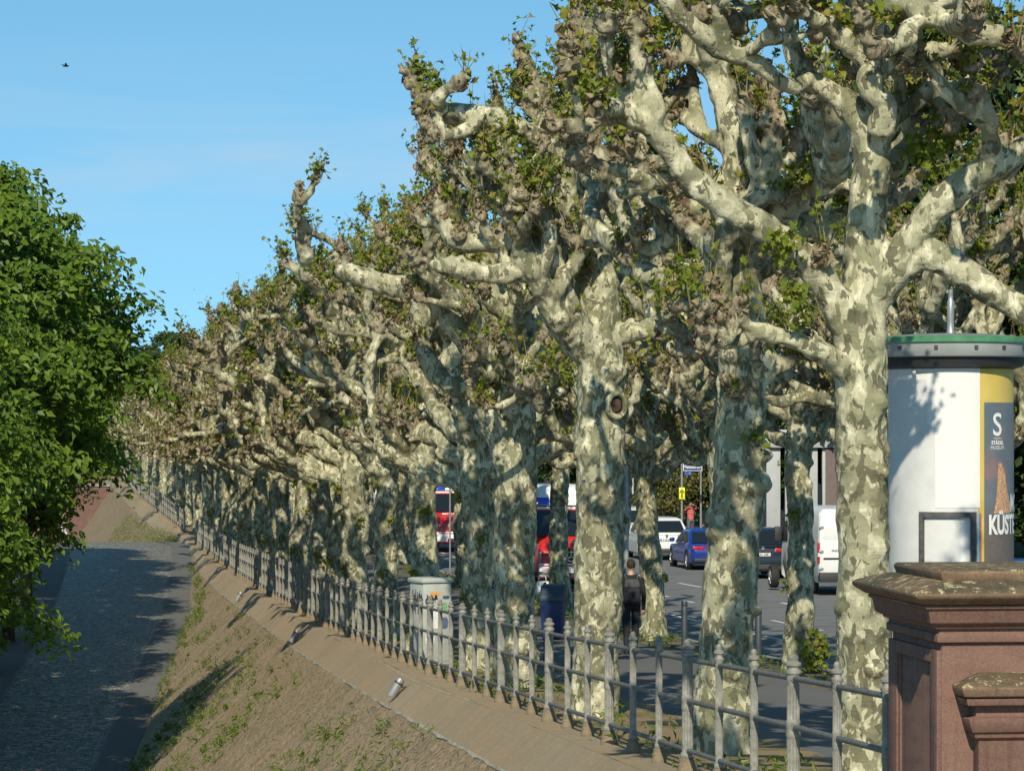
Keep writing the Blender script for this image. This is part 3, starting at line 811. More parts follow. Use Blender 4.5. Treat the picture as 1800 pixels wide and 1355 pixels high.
dash(30, 240, 9.3, .1); dash(30, 240, 20.2, .12)
Zd = 44
while Zd < 110:
    dash(Zd, Zd+1.6, 11.2, .1); Zd += 4
tag(b.build('lane_markings', M['paint']), kind='structure')
# one base sheet to the horizon
nx = np.linspace(-900, 900, 25); ny = np.concatenate([np.linspace(-60, 700, 20), [1500, 4000]])
V = [(x, y, -5.2) for y in ny for x in nx]; F = [(j*25+i, j*25+i+1, (j+1)*25+i+1, (j+1)*25+i) for j in range(len(ny)-1) for i in range(24)]
tag(link(bpy.data.objects.new('lower_ground', np_mesh('lower_ground', V, np.array(F), M['quay']))), kind='structure')

# quay wall: sloping revetment from the railing down to the ramp
def foot(y): return Vector((float(sm(_FT,y,1)), y, CAMZ-float(sm(_FT,y,2))))
OUT = -.30
def crest(y): return Vector((float(XF(y))+OUT, y, CAMZ-float(HFn(y))-.02))
M['revet'] = wall_mat('sandstone_revetment'); M['coping'] = wall_mat('sandstone_coping', True)
WY = np.concatenate([np.arange(10, 168.1, .5), np.arange(168.5, 178, .5), np.arange(178, 420, 1.0)])
def wallgrid(name, m, t0, t1, n, lift, parent, ys=WY, bumpy=.03):
    V, UV, F = [], [], []
    for y in ys:
        a, c = crest(y), foot(y); L = (a-c).length
        d = (c-a)/max(L, .01); nrm = Vector((-.75,-.1,.66))
        s0, s1 = t0(L), t1(L)
        for j in range(n+1):
            s = s0+(s1-s0)*j/n
            p = a+d*s
            V.append((*p,)); UV.append((y*1.008, s+.07*math.sin(y*.21)))
    V = np.array(V); 
    V += np.array([-.66,0,.74])*(lift + bumpy*vnoise(V*np.array([1.5,.8,1.5]), 4) + bumpy*.5*vnoise(V*4.1, 9))[:,None]
    for i in range(len(ys)-1):
        for j in range(n):
            q = i*(n+1)+j; F.append((q, q+1, q+n+2, q+n+1))
    me = np_mesh(name, V, np.array(F), m, uv=UV)
    return link(bpy.data.objects.new(name, me), parent)
M['mortar'] = stone_mat('mortar', ((.50,.45,.33),(.58,.52,.40),(.10,.08,.05)), scale=1.2)
wall = empty('quay_wall', (0,0,0))
tag(wall, 'long sloping sandstone quay wall with weeds and a smooth coping below the railing', 'wall')
CP = .64
wallgrid('revetment', M['revet'], lambda L: min(CP, L*.5), lambda L: L+.35, 26, 0.0, wall)
cap = wallgrid('coping', M['coping'], lambda L: 0.0, lambda L: min(CP, L*.5), 6, .02, wall, bumpy=.010)
# level top of the coping where the posts stand, and its front lip
V, F, UV = [], [], []
for y in WY:
    a = crest(y); L = (foot(y)-a).length; e = min(CP, L*.5); dd = (foot(y)-a)/max(L,.01)
    n = Vector((-.66,0,.74))
    V += [(a.x-OUT+.12, y, a.z+.03), (a.x+n.x*.02, y, a.z+n.z*.02+.001)]
    UV += [(y, 0.), (y, .4)]
for i in range(len(WY)-1): F.append((2*i, 2*i+1, 2*i+3, 2*i+2))
link(bpy.data.objects.new('coping_ledge', np_mesh('coping_ledge', V, np.array(F), M['coping'], uv=UV)), wall)
V, F = [], []
for y in WY:
    a = crest(y); L = (foot(y)-a).length; e = min(CP, L*.5); dd = (foot(y)-a)/max(L,.01); n = Vector((-.66,0,.74))
    p = a+dd*(e); wv = .012*math.sin(y*3.1)+.01*math.sin(y*7.7); V += [tuple(p+n*.024), tuple(p+dd*(.035+wv)+n*.004)]
for i in range(len(WY)-1): F.append((2*i, 2*i+1, 2*i+3, 2*i+2))
link(bpy.data.objects.new('mortar_joint', np_mesh('mortar_joint', V, np.array(F), M['mortar'])), wall)

# ramp: right pavement, cobbles, left pavement, open apron
def cobw(y): return float(np.interp(y, [60,90,100.7,162,178,240], [3.3,3.6,3.87,5.07,5.6,6]))
def ramp(name, m, a, c, n=4, dz=0.0):
    ys = np.concatenate([np.arange(20, 60, 4), np.arange(60, 186, 2), np.arange(186, 420, 8)])
    V, F = [], []
    for y in ys:
        f = foot(y)
        for j in range(n+1):
            o = a(y)+(c(y)-a(y))*j/n
            V.append((f.x-o, y, f.z+dz - (max(0,o-9)*.02)))
    for i in range(len(ys)-1):
        for j in range(n):
            q = i*(n+1)+j; F.append((q+1, q, q+n+1, q+n+2))
    tag(link(bpy.data.objects.new(name, np_mesh(name, V, np.array(F), m))), kind='structure')
ramp('ramp_pavement', M['path'], lambda y: -.4, lambda y: .89, 2, .03)
ramp('cobbled_gutter', M['gutter'], lambda y: .86, lambda y: .99, 1, .010)
ramp('cobbled_ramp', M['cobble'], lambda y: .93, lambda y: .85+cobw(y)-.05, 6)
ramp('ramp_kerb', M['gutter'], lambda y: .73+cobw(y), lambda y: .82+cobw(y), 1, .008)
ramp('lower_promenade', M['quay'], lambda y: .81+cobw(y), lambda y: 40, 14, .02)

# ---------------------------------------------------------------- weeds (nobody could count them)
rng = np.random.default_rng(3)
C, N, S = [], [], []
for _ in range(3200):
    y = 45+125*rng.uniform(0,1)**1.9; a, c = crest(y), foot(y); L = (a-c).length
    t = rng.beta(1.7,1.2)
    if vnoise(np.array([[y*.25, t*3, 1.5]]), 3)[0] < -.1: continue
    s = CP+.06+(L-CP)*t
    if s > L or (y > 90 and rng.random() < .6): continue
    p = np.array(a+(c-a)/L*s) + np.array([-.03,0,.05]); k = rng.poisson(13*rng.uniform(.3,2.2))
    C.append(p+rng.normal(0,1,(k,3))*np.array([.06,.09,.06])*rng.uniform(.5,1.9)); N.append(np.tile([-.5,-.5,.5],(k,1))); 
for _ in range(260):     # weeds along the foot of the railing, the tree bed and at the trunks
    y = rng.uniform(26, 165); o = rng.choice([.15,.5,.8,1.2]); p = np.array(gpt(y, o))+np.array([0,0,.06]); k = rng.poisson(16)
    C.append(p+rng.normal(0,1,(k,3))*np.array([.10,.14,.06])); N.append(np.tile([0,-.6,.6],(k,1)))
for _ in range(150):
    y = rng.uniform(50, 120); p = np.array(gpt(y, rng.uniform(5.6,6.6)))+np.array([0,0,.06]); k = rng.poisson(18)
    C.append(p+rng.normal(0,1,(k,3))*np.array([.14,.16,.07])); N.append(np.tile([0,-.6,.6],(k,1)))
for _ in range(900):     # grassy far bank
    y = rng.uniform(176, 214); a, c = crest(y), foot(y); p = np.array(a+(c-a)*rng.uniform(.25,1)); k = rng.poisson(8)
    C.append(p+rng.normal(0,1,(k,3))*np.array([.2,.2,.1])); N.append(np.tile([-.3,-.6,.6],(k,1)))
C = np.vstack(C); V, F = leaf_cloud(C, np.vstack(N), rng.uniform(.03,.10,len(C)), rng, KITE*np.array([.7,1.5]))
tag(link(bpy.data.objects.new('weeds', np_mesh('weeds', V, F, M['weed'], smooth=False))), kind='stuff')
# taller tuft shrub at the foot of the street tree
def shrub(name, loc, r, h, n, m, label, leaf=(.07,.13), cat='shrub', seed=1, stems=5):
    rng = np.random.default_rng(seed); root = empty(name, loc)
    d = rng.normal(0,1,(n,3)); d /= np.linalg.norm(d,axis=1)[:,None]
    q = d*rng.uniform(.35,1,(n,1))**.6*np.array([r,r,h/2]); q *= (1+.35*vnoise(d*2.3,seed))[:,None]
    q += np.array([0,0,h*.55])
    V, F = leaf_cloud(q, d*.6+np.array([0,-.3,.5]), rng.uniform(*leaf,n), rng, LOBED if n < 2500 else KITE)
    link(bpy.data.objects.new('foliage', np_mesh('foliage', V, F, m, smooth=False)), root)
    b = MB()
    for i in range(stems):
        a = rng.uniform(0,6.28); b.tube([(0,0,-.05),(r*.3*math.cos(a),r*.3*math.sin(a),h*.4),(r*.6*math.cos(a),r*.6*math.sin(a),h*.8)], [.012*h+.004,.009*h+.003,.004*h+.002], 6)
    b.build('stem', M['bark_dark'], root)
    return tag(root, label, cat)
shrub('leafy_shoot', on_ground(1432, 54.2), .26, .72, 260, M['green'], 'bushy green shoot growing at the foot of the street tree behind the railing', seed=4)
shrub('shrub', gpt(162, 22.4), 2.2, 4.6, 6000, M['shrub'], 'large yellowish shrub behind the street name sign', (.10,.2), seed=5, stems=9)
shrub('shrub', gpt(150, 36.4), 2.0, 2.6, 4000, M['shrub'], 'low yellowish shrub right of the advertising column', (.10,.2), seed=6, stems=9)

# ---------------------------------------------------------------- broadleaf trees
def big_tree(name, seed, h, r, z0, clumps, per, leaf, m, droop=.25, prof=None, trunk_r=.22, cs_=(.10,.24), low=()):
    rng = np.random.default_rng(seed); root = empty(name)
    hc = h-z0; cs = []
    for i in range(clumps):
        t = rng.uniform(0,1)**.95; a = rng.uniform(0,6.283)
        pr = np.interp(t, *prof)
        rad = r*pr*(rng.uniform(.12,1)**.42)*(1+.30*vnoise(np.array([[math.cos(a)*1.6, math.sin(a)*1.6, t*5]]), seed)[0])
        cs.append((math.cos(a)*rad, math.sin(a)*rad, z0+hc*t+.5*rng.normal()*.4))
    cs = np.array(cs+list(low)); clumps = len(cs)
    n = clumps*per; idx = np.repeat(np.arange(clumps), per)
    ax = cs[idx].copy(); ax[:,2] = 0; ax /= np.linalg.norm(ax,axis=1)[:,None]+1e-9
    sz = rng.uniform(*cs_,clumps)[idx][:,None]*r
    d = rng.normal(0,1,(n,3)); d /= np.linalg.norm(d,axis=1)[:,None]
    off = d*rng.uniform(0,1,(n,1))**.4*sz*np.array([1.1,1.1,.5])
    ext = rng.uniform(-.3,1,(n,1))
    q = cs[idx] + off + ax*ext*sz*.9 - np.array([0,0,1])*droop*np.maximum(ext,0)**2*sz*1.4
    V, F = leaf_cloud(q, ax*.5+np.array([0,-.5,.75])+d*.25, rng.uniform(*leaf,n), rng, KITE, .45)
    b = MB()
    b.tube([(0,0,-.3),(.08,.05,h*.2),(.0,.1,h*.45),(.05,0,h*.72),(0,0,h*.93)], [trunk_r*1.25,trunk_r,trunk_r*.75,trunk_r*.4,trunk_r*.1], 12)
    for c in cs[::3]:
        zz = max(z0*.7, c[2]-np.hypot(c[0],c[1])*.7)
        b.tube([(0,0,zz),(c[0]*.5,c[1]*.5,(zz+c[2])/2+.1),tuple(c)], [trunk_r*.3,trunk_r*.2,trunk_r*.07], 6)
    b.build('trunk', M['bark_dark'], root, smooth=True)
    link(bpy.data.objects.new('crown', np_mesh('crown', V, F, m, smooth=False)), root)
    return root
lime = big_tree('lime_tree', 8, 15.7, 4.3, 6.7, 520, 110, (.09,.27), M['lime'], droop=.6, prof=([0,.1,.25,.44,.69,.84,.96,1],[.28,.62,.92,1,.84,.64,.38,.18]), cs_=(.07,.17), low=[(1.75,-.6,5.75),(1.35,-.5,6.1),(.8,-.3,6.5),(2.05,-.7,5.45),(1.0,-.8,5.2),(.6,-.8,4.9)])
def low(X, Z): 
    return Vector((X, Z, CAMZ-float(sm(_FT, Z, 2))))
lime.location = low(-12.6, 75); tag(lime, 'tall leafy green lime tree filling the left picture edge', 'tree', 'lime trees beside the ramp')
for X, Z, s, rz, lab in ((-12.5,62,.9,.6,'near lime branches at the lower left corner, hanging over the ramp'),(-16.5,105,.86,2.3,'lime tree beside the ramp, between the second and third crowns'), (-18.3,126,.85,.4,'lime tree beside the upper ramp, half hidden by nearer crowns'), (-15.4,85,.86,5.6,'lime tree close behind the tall one, deep in its shade'), (-22.2,146,.85,2.9,'last lime tree of the ramp, beside its top'), (-15.9,95,.88,1.7,'darker lime tree just behind the tall one, left of the ramp'), (-17.3,115,.84,3.1,'lime tree further up beside the ramp, behind the nearer crowns'),
                    (-19.8,136,.86,4.9,'farthest lime tree beside the ramp top, low branches over the pavement')):
    c = copy_tree(lime); c.location = low(X, Z); c.rotation_euler.z = rz; c.scale = (s,s,s); tag(c, lab)
    if Z == 136:
        pass
for i, (X, Z, r_, h_) in enumerate(((-16.9,98,1.3,2.6),(-17.4,106,1.4,2.9),(-16.2,91,1.3,2.6),(-18.2,114,1.4,2.6))):  # shrubs added to stand in for the near-black shade beside the ramp
    s_ = shrub('shrub', low(X, Z), r_, h_, 2600, M['lime'], ['dark shrub at the left edge of the ramp under the lime trees','second dark shrub up the left edge of the ramp','lowest dark shrub in the bottom left corner','farthest dark shrub at the left edge of the ramp'][i], (.10,.2), seed=30+i, stems=7)
park = big_tree('park_tree', 9, 17, 5.6, .8, 300, 150, (.24,.45), M['park'], droop=.25, prof=([0,.12,.5,.8,1],[.7,1,1,.75,.2]), trunk_r=.35, cs_=(.09,.2))
first = True
PK = [(118,31,1.05),(132,36,1.3),(140,43,1.5),(166,30,1.2),(170,38,1.5),(163,33,1.12),(182,31,1.1),(203,33,1.05),(225,31,1.0),(250,33,.95),(280,33,.95),(315,36,1.0),(355,40,1.1),(105,34,1.0),(96,40,1.05),(360,-8,.8),(340,8,.85),(385,2,1.0),(330,20,.95)]
DES = ['dark green park tree behind the pale pavilion','tall dark park tree beyond the street, right of the lamp','park tree deep behind the pavilion roof','park tree rising behind the second railing tree','tallest dark park tree at the back',
       'park tree behind the yellowish shrub','park tree behind the blue sedan','park tree left of the street lamp','park tree behind the white estate car','park tree seen above the ambulance','park tree far down the street beyond the ambulance',
       'distant park tree near the end of the street','most distant park tree at the end of the street','dark park tree right of the advertising column','dark park tree at the right picture edge','faraway tree closing the quay behind the turquoise parasol','faraway tree at the end of the railing rows','faraway tree over the red terrace walls','faraway tree at the street end, left of the others']
for (Z, o, s), lab in zip(PK, DES):
    c = park if first else copy_tree(park); first = False
    c.location = gpt(Z, o, -.1); c.rotation_euler.z = Z*1.7; c.scale = (s*1.0,s,s*rr.uniform(.9,1.05)); tag(c, lab, 'tree', 'park trees across the street')
# ---------------------------------------------------------------- railing
M['iron'] = plain('weathered_grey_iron', (.25,.238,.20), .65, .1, .42, 11, .25)
M['rail'] = plain('dark_grey_iron', (.14,.14,.128), .6, .1, .25, 10, .1)
M['plinth'] = stone_mat('plinth_stone', ((.19,.145,.09),(.27,.21,.135),(.12,.10,.065)))
HP = 1.2
def post_mesh(r, capr):
    b = MB(); f = []
    prof = [(r*1.05,.12),(r*1.3,.14),(r*1.3,.17),(r,.19),(r,.235)]
    f0 = len(prof); prof += [(r*1.02,.25),(r*1.02,.56)]
    prof += [(r*1.02,.57),(r*1.14,.585),(r*1.14,.615),(r*1.08,.63),(r*1.08,.68),(r*1.14,.695),(r*1.0,.71)]
    f1 = len(prof); prof += [(r*1.0,.72),(r*.97,.97)]
    prof += [(r*.97,.98),(r*1.02,1.02),(r*1.02,1.06),(capr,1.075),(capr,1.095),(r*.95,1.105),(r*.95,1.125),(capr*1.0,1.135),(capr*1.02,1.155),(r*.8,1.17),(r*.8,1.18),(r*.85,1.195),(r*.55,1.215),(.002,1.222)]
    b.lathe(prof, 28, flute=((f0,f0+1,f1,f1+1), .80))
    for z in (.20,.655,1.035): 
        b.tube([(0,-r*1.3,z),(0,-r*.9,z)], .029, 10); b.tube([(0,r*.9,z),(0,r*1.3,z)], .029, 10)
    o = b.build('post', M['iron'], bevel=0, smooth='a'); return o
pk, pt = post_mesh(.051,.064), post_mesh(.034,.046)
b = MB(); b.lathe([(.098,-.06),(.098,.03),(.09,.045),(.09,.075),(.08,.085),(.078,.12),(.06,.13)], 20); plk = b.build('post_base', M['plinth'], smooth='a')
b = MB(); b.lathe([(.074,-.06),(.074,.03),(.067,.045),(.067,.075),(.058,.085),(.056,.12),(.045,.13)], 20); plt = b.build('post_base', M['plinth'], smooth='a')
used = set()
def inst(o, parent, loc, rz):
    if id(o) in used: c = o.copy(); link(c)
    else: c = o; used.add(id(o))
    c.parent = parent; c.location = loc; c.rotation_euler = (0,0,rz); return c
def fpt(y, dz=0): return Vector((float(XF(y)), y, CAMZ-float(HFn(y))+.02+dz))
def railing(Zs, thick, label):
    root = empty('iron_railing', (0,0,0)); tag(root, label, 'railing', 'iron railings along the quay')
    for i, (y, th) in enumerate(zip(Zs, thick)):
        rz = TH if y < 172 else math.atan((float(XF(y-2))-float(XF(y+2)))/4)
        p = inst(pk if th else pt, root, fpt(y), rz); inst(plk if th else plt, p, (0,0,0), 0)
    for z in (.20,.655,1.035):
        b = MB(); b.tube([fpt(y, z) for y in Zs], .023, 8); b.build('rail', M['rail'], root, smooth=True)
ks = list(range(-3, 93)); railing([26.22+1.5333*k for k in ks], [k%3==0 for k in ks], 'long grey fluted iron railing running from the sandstone pillar along the quay wall')
ks = list(range(0, 56)); railing([178.5+1.5333*k for k in ks], [k%3==0 for k in ks], 'distant section of grey iron railing beyond the gap at the ramp top')

# ---------------------------------------------------------------- sandstone pillar
M['red'] = stone_mat('red_sandstone', ((.165,.092,.070),(.22,.125,.093),(.11,.066,.052)), .85, scale=1.5)
M['cap'] = stone_mat('capped_sandstone', ((.20,.125,.08),(.26,.165,.10),(.12,.088,.055)), .9, lichen=(.50,.43,.24), scale=2.2)
pil = empty('stone_pillar', (P(1655,751,20.5).x, 20.5, 0), TH)
tag(pil, 'red sandstone gate pillar with moulded lichen covered cap at the lower right corner', 'pillar')
W_, D_ = 1.5, 1.25
def zy(y, Z=20.4): return CAMZ-(y-HY)/FPX*Z
zg = CAMZ-2.9
b = MB(); b.stack(0, W_, 0, D_, [(.05,zg-.4),(.05,zg+.25),(.0,zg+.32),(.0,zy(1133))]); b.build('shaft', M['red'], pil, bevel=.006)
b = MB()
b.stack(0, W_, 0, D_, [(.0,zy(1133)),(.035,zy(1130)),(.035,zy(1116)),(.02,zy(1114)),(.02,zy(1107)),(.05,zy(1106)),(.055,zy(1101)),(.07,zy(1100)),(.095,zy(1095)),(.11,zy(1072)),(.13,zy(1070)),(.135,zy(1064)),(.06,zy(1063))])
b.build('cornice', M['red'], pil, bevel=.004)
b = MB()
b.stack(0, W_, 0, D_, [(.10,zy(1064)),(.15,zy(1062)),(.215,zy(1050)),(.225,zy(1041)),(.205,zy(1038)),(.03,zy(1022))])
b.build('cap', M['cap'], pil, bevel=.012)
b = MB(); b.stack(0, W_, 0.02, D_, [(-.02,zy(1025)),(.0,zy(1008)),(-.015,zy(1003))]); b.build('cap_block', M['cap'], pil, bevel=.012)
b = MB()      # raised frame on the river face
for y0, y1, z0, z1 in ((.0,.16,zg,zy(1145)),(D_-.22,D_,zg,zy(1145)),(.16,D_-.22,zy(1168),zy(1145)),(.16,.20,zg,zy(1168)),(D_-.26,D_-.22,zg,zy(1168))):
    t = .03 if (y1-y0) > .05 else .016
    b.box(-t,.002,y0+.003,y1-.003,z0,z1)
b.build('side_panel_frame', M['red'], pil, bevel=.004)
b = MB(); x0 = .20      # lower moulded block on the front
b.stack(x0, W_-.2, -.12, .1, [(.0,zg-.4),(.0,zy(1300)),(.03,zy(1296)),(.03,zy(1288)),(.05,zy(1286)),(.07,zy(1272)),(.075,zy(1262)),(.02,zy(1258)),(.02,zy(1240)),(.09,zy(1238)),(.10,zy(1226)),(.03,zy(1224))])
b.build('front_block', M['red'], pil, bevel=.004)
b = MB(); b.stack(x0, W_-.2, -.12, .1, [(.06,zy(1226)),(.12,zy(1222)),(.135,zy(1208)),(.13,zy(1204)),(-.03,zy(1184))]); b.build('front_block_cap', M['cap'], pil, bevel=.008)

# ---------------------------------------------------------------- text
def text_np(s, size, spacing=1.0, bold=0.0, sx=1.0):
    cu = bpy.data.curves.new('t', 'FONT'); cu.body = s; cu.size = size; cu.align_x = 'CENTER'; cu.align_y = 'CENTER'; cu.space_character = spacing
    cu.offset = bold; cu.resolution_u = 4
    o = bpy.data.objects.new('t', cu); COL.objects.link(o)
    dg = bpy.context.evaluated_depsgraph_get(); dg.update()
    me = o.evaluated_get(dg).to_mesh()
    V = np.array([v.co[:] for v in me.vertices]).reshape(-1,3); F = [tuple(p.vertices) for p in me.polygons]
    o.evaluated_get(dg).to_mesh_clear(); bpy.data.objects.remove(o); bpy.data.curves.remove(cu)
    if len(V): V[:,0] *= sx
    return V, F
def text_obj(name, s, size, m, parent, mtx, bold=0.0, sx=1.0):
    V, F = text_np(s, size, bold=bold, sx=sx)
    b = MB(); b.M = mtx; b.add(V, F); return b.build(name, m, parent, fixn=False)
def facing(loc, rz=0.0):
    """text in the xz plane, read from -y"""
    return Matrix.Translation(loc) @ Matrix.Rotation(rz, 4, 'Z') @ Matrix.Rotation(math.pi/2, 4, 'X')
M['white'] = plain('white_paint', (.78,.78,.76), .5, var=.04)
M['black'] = plain('black_paint', (.02,.02,.022), .5)
M['blue_sign'] = plain('blue_sign', (.012,.045,.21), .4)
M['yellow'] = plain('fluorescent_yellow', (.78,.80,.02), .5, var=.03)
M['grey_metal'] = plain('galvanised_steel', (.34,.35,.35), .45, .5, .15, 10)
M['trim0'] = plain('black_band', (.04,.04,.045), .5)
M['dark_metal'] = plain('dark_steel', (.075,.08,.085), .45, .4)

# ---------------------------------------------------------------- advertising column
KZ = 39.0; kx = GX(1671, KZ); KR = 109/FPX*KZ
def kz(y): return CAMZ-(y-HY)/FPX*KZ
kio = empty('advertising_column', (kx, KZ, 0), -math.atan(kx/KZ))
tag(kio, 'white round advertising column with green domed roof, partly pasted with a museum poster', 'advertising column')
M['paper'] = None
def paper_mat():
    m, nt, b = mat('white_pasted_paper'); g = NG(nt); v = g.coord()
    c = g.mix(g.noise(v, 1.2, 4), (.70,.69,.66), (.79,.78,.75)); g.l(c, b.inputs['Base Color']); b.inputs['Roughness'].default_value = .6
    wr = g.noise(g.coord('Object', (5,5,1.2)), 1.0, 3, .6, .8)
    g.l(g.bump(g.mix(.15, g.ramp(wr, [(.4,0.0),(.5,1.0),(.6,0.1)]), g.noise(v, 30, 3)), .16, .012), b.inputs['Normal']); return m
M['paper'] = paper_mat()
def poster_mat():
    m, nt, b = mat('museum_poster'); g = NG(nt); v = g.coord()
    c = g.mix(g.noise(v, 3.2, 5, .65, .5), (.06,.13,.17), (.20,.19,.20))
    c = g.mix(g.ramp(g.noise(v, 2.1, 4, .6), [(.5,0.0),(.66,.7)]), c, (.30,.17,.15))
    sp = g.n('ShaderNodeSeparateXYZ'); g.l(g.coord(), sp.inputs[0])
    lo = g.ramp(g.math('ADD', sp.outputs['Z'], g.math('MULTIPLY', g.noise(v, 8, 4, .7), .2)), [(0,0.0),(1,1.0)])
    mr = g.n('ShaderNodeMapRange'); g.l(sp.outputs['Z'], mr.inputs['Value']); mr.inputs['From Min'].default_value = kz(925); mr.inputs['From Max'].default_value = kz(875); mr.inputs['To Min'].default_value = 1.0; mr.inputs['To Max'].default_value = 0.0
    c = g.mix(mr.outputs[0], c, g.mix(g.noise(v, 22, 5, .8), (.06,.055,.05), (.22,.18,.15)))
    g.l(c, b.inputs['Base Color']); b.inputs['Roughness'].default_value = .45; return m
M['poster'] = poster_mat()
M['ypaper'] = plain('yellow_pasted_paper', (.62,.46,.11), .6, var=.08, scale=3)
M['rock_ink'] = plain('poster_orange_shape', (.55,.31,.17), .5, var=.5, scale=40)
M['roofgreen'] = plain('green_roof_paint', (.07,.25,.115), .5, var=.2)
M['roofgrey'] = plain('grey_roof_sheet', (.20,.225,.215), .5, var=.15)
M['fascia'] = plain('grey_fascia', (.36,.38,.37), .5, var=.08)
zb = kz(1182)
b = MB(); b.lathe([(KR,zb),(KR,kz(632))], 72); b.build('drum', M['paper'], kio, smooth='a')
b = MB(); b.lathe([(KR+.03,kz(1300)),(KR+.03,zb-.02),(KR-.0,zb)], 72); b.build('plinth', M['roofgrey'], kio, smooth='a')
b = MB(); b.lathe([(KR-.005,kz(650)),(KR+.12,kz(644)),(KR+.14,kz(628)),(KR-.1,kz(628))], 72); b.build('soffit', M['black'], kio, smooth='a')
RO = KR+.20
b = MB(); b.lathe([(KR,kz(630)),(RO-.02,kz(629)),(RO,kz(626)),(RO+.02,kz(604)),(KR,kz(603))], 72); b.build('fascia', M['fascia'], kio, smooth='a')
b = MB(); b.lathe([(KR,kz(605)),(RO+.045,kz(604)),(RO+.05,kz(595)),(RO+.0,kz(594)),(KR,kz(592))], 72); b.build('roof_rim', M['roofgreen'], kio, smooth='a')
b = MB(); b.lathe([(RO-.01,kz(596)),(RO*.8,kz(591)),(RO*.5,kz(587.5)),(RO*.2,kz(586)),(.001,kz(585.5))], 72); b.build('roof_dome', M['roofgrey'], kio, smooth=True)
b = MB(); b.lathe([(.05,kz(590)),(.05,kz(584)),(.043,kz(582)),(.04,kz(560)),(.043,kz(558)),(.043,kz(530)),(.03,kz(527)),(.028,kz(520)),(.03,kz(519)),(.028,kz(509))], 20); b.build('vent_pipe', M['grey_metal'], kio, smooth='a')
b = MB()
for a in (-52,-38,-10,18,40,62):
    x, y = RO*math.sin(R(a)), -RO*math.cos(R(a)); b.M = Matrix.Translation((x,y,kz(613))) @ Matrix.Rotation(R(a),4,'Z'); b.box(-.02,.02,-.03,.02,-.02,.02)
b.build('fascia_vents', M['dark_metal'], kio)
def patch(name, a0, a1, y0, y1, m, lift, n=14, inset=None):
    V, F = [], []
    for i in range(n+1):
        a = R(a0+(a1-a0)*i/n); r = KR+lift
        top = y0 if inset is None else inset(i/n)
        for y in (y1, top): V.append((r*math.sin(a), -r*math.cos(a), kz(y)))
    for i in range(n): F.append((2*i,2*i+2,2*i+3,2*i+1))
    b = MB(); b.add(V, F); return b.build(name, m, kio, smooth=True)
patch('yellow_paper', 25.5, 118, 642, 1000, M['ypaper'], .004)
patch('poster', 31.5, 112, 708, 1010, M['poster'], .008)
M['paper_grey'] = plain('aged_white_paper', (.64,.635,.61), .65, var=.08, scale=4, bump=.1)
patch('paper_sheet', -75, -22, 668, 1010, M['paper_grey'], .004)
patch('paper_sheet', -24, 9, 742, 1008, M['paper_grey'], .006, inset=lambda t: 742+9*math.sin(t*5))
b = MB(); _f = [(-38,650,.02),(-31,652,.05),(-27,668,.13),(-33,662,.06)]
b.add([((KR+l)*math.sin(R(q)), -(KR+l)*math.cos(R(q)), kz(y)) for q, y, l in _f], [(0,1,2,3)]); b.build('peeled_corner', M['paper_grey'], kio)
patch('white_flap', -14, 27, 648, 890, M['paper'], .010, inset=lambda t: 648)
def bent(s, a, y, size, name, bold=0.0, sx=1.0, m='white'):
    V, F = text_np(s, size, bold=bold, sx=sx)
    if m == 'white' and len(V):
        r = KR+.013; th = R(a)+V[:,0]/r
        W = np.stack([r*np.sin(th), -r*np.cos(th), kz(y)+V[:,1]], 1)
        b = MB(); b.add(W, F); b.build(name, M['white'], kio, fixn=False)
bent('S', 46.5, 748, .37, 'poster_letter', .004, .95)
patch('poster_rule', 42, 52, 769.5, 770.6, M['white'], .012, 4)
bent('STÄDEL', 47, 778, .058, 'poster_lettering', .0022)
bent('MUSEUM', 47, 786.5, .058, 'poster_lettering')
bent('MON', 84, 884, .28, 'poster_lettering', .010, .62)
bent('KÜSTE', 58.5, 921, .30, 'poster_lettering', .012, .66)
b = MB(); V = []      # plain upright orange shape on the poster
rows = [(812,1752,1757),(818,1751,1760),(832,1750,1763),(848,1750,1766),(866,1748,1769),(884,1746,1772),(900,1744,1773)]
fa = []
for y, xl, xr in rows:
    for j in range(5):
        x = xl+(xr-xl)*j/4+1.2*math.sin(y*1.7+j*2)*(j in (0,4)); a = math.asin(min(.999,(x-1671)/109)); r = KR+.0105; V.append((r*math.sin(a), -r*math.cos(a), kz(y)))
for i in range(len(rows)-1):
    for j in range(4): q = i*5+j; fa.append((q+5,q+6,q+1,q))
b.add(V, fa)
b.build('poster_shape', M['rock_ink'], kio)
M['oldframe'] = plain('weathered_steel_frame', (.10,.095,.09), .7, .2, .4, 12)
b = MB()
for a0, a1, y0, y1 in ((-28,22.5,897,906),(-28,-24,906,1000),(18,22.5,906,1000)):
    for i in range(10):
        u, w = R(a0+(a1-a0)*i/10), R(a0+(a1-a0)*(i+1)/10); r0, r1 = KR+.002, KR+.05
        pts = [(r*math.sin(q), -r*math.cos(q), kz(y)) for y in (y1,y0) for (r,q) in ((r1,u),(r1,w),(r0,w),(r0,u))]
        b.hexa(pts)
b.build('notice_frame', M['oldframe'], kio)
for a, c in ((24.2,(.55,.53,.48)),(25.6,(.06,.35,.55)),(26.8,(.5,.1,.07))):
    patch('torn_poster_edge', a, a+1.5, 900, 1000, plain('torn_paper', c, .6, var=.3, scale=20), .016, 3)

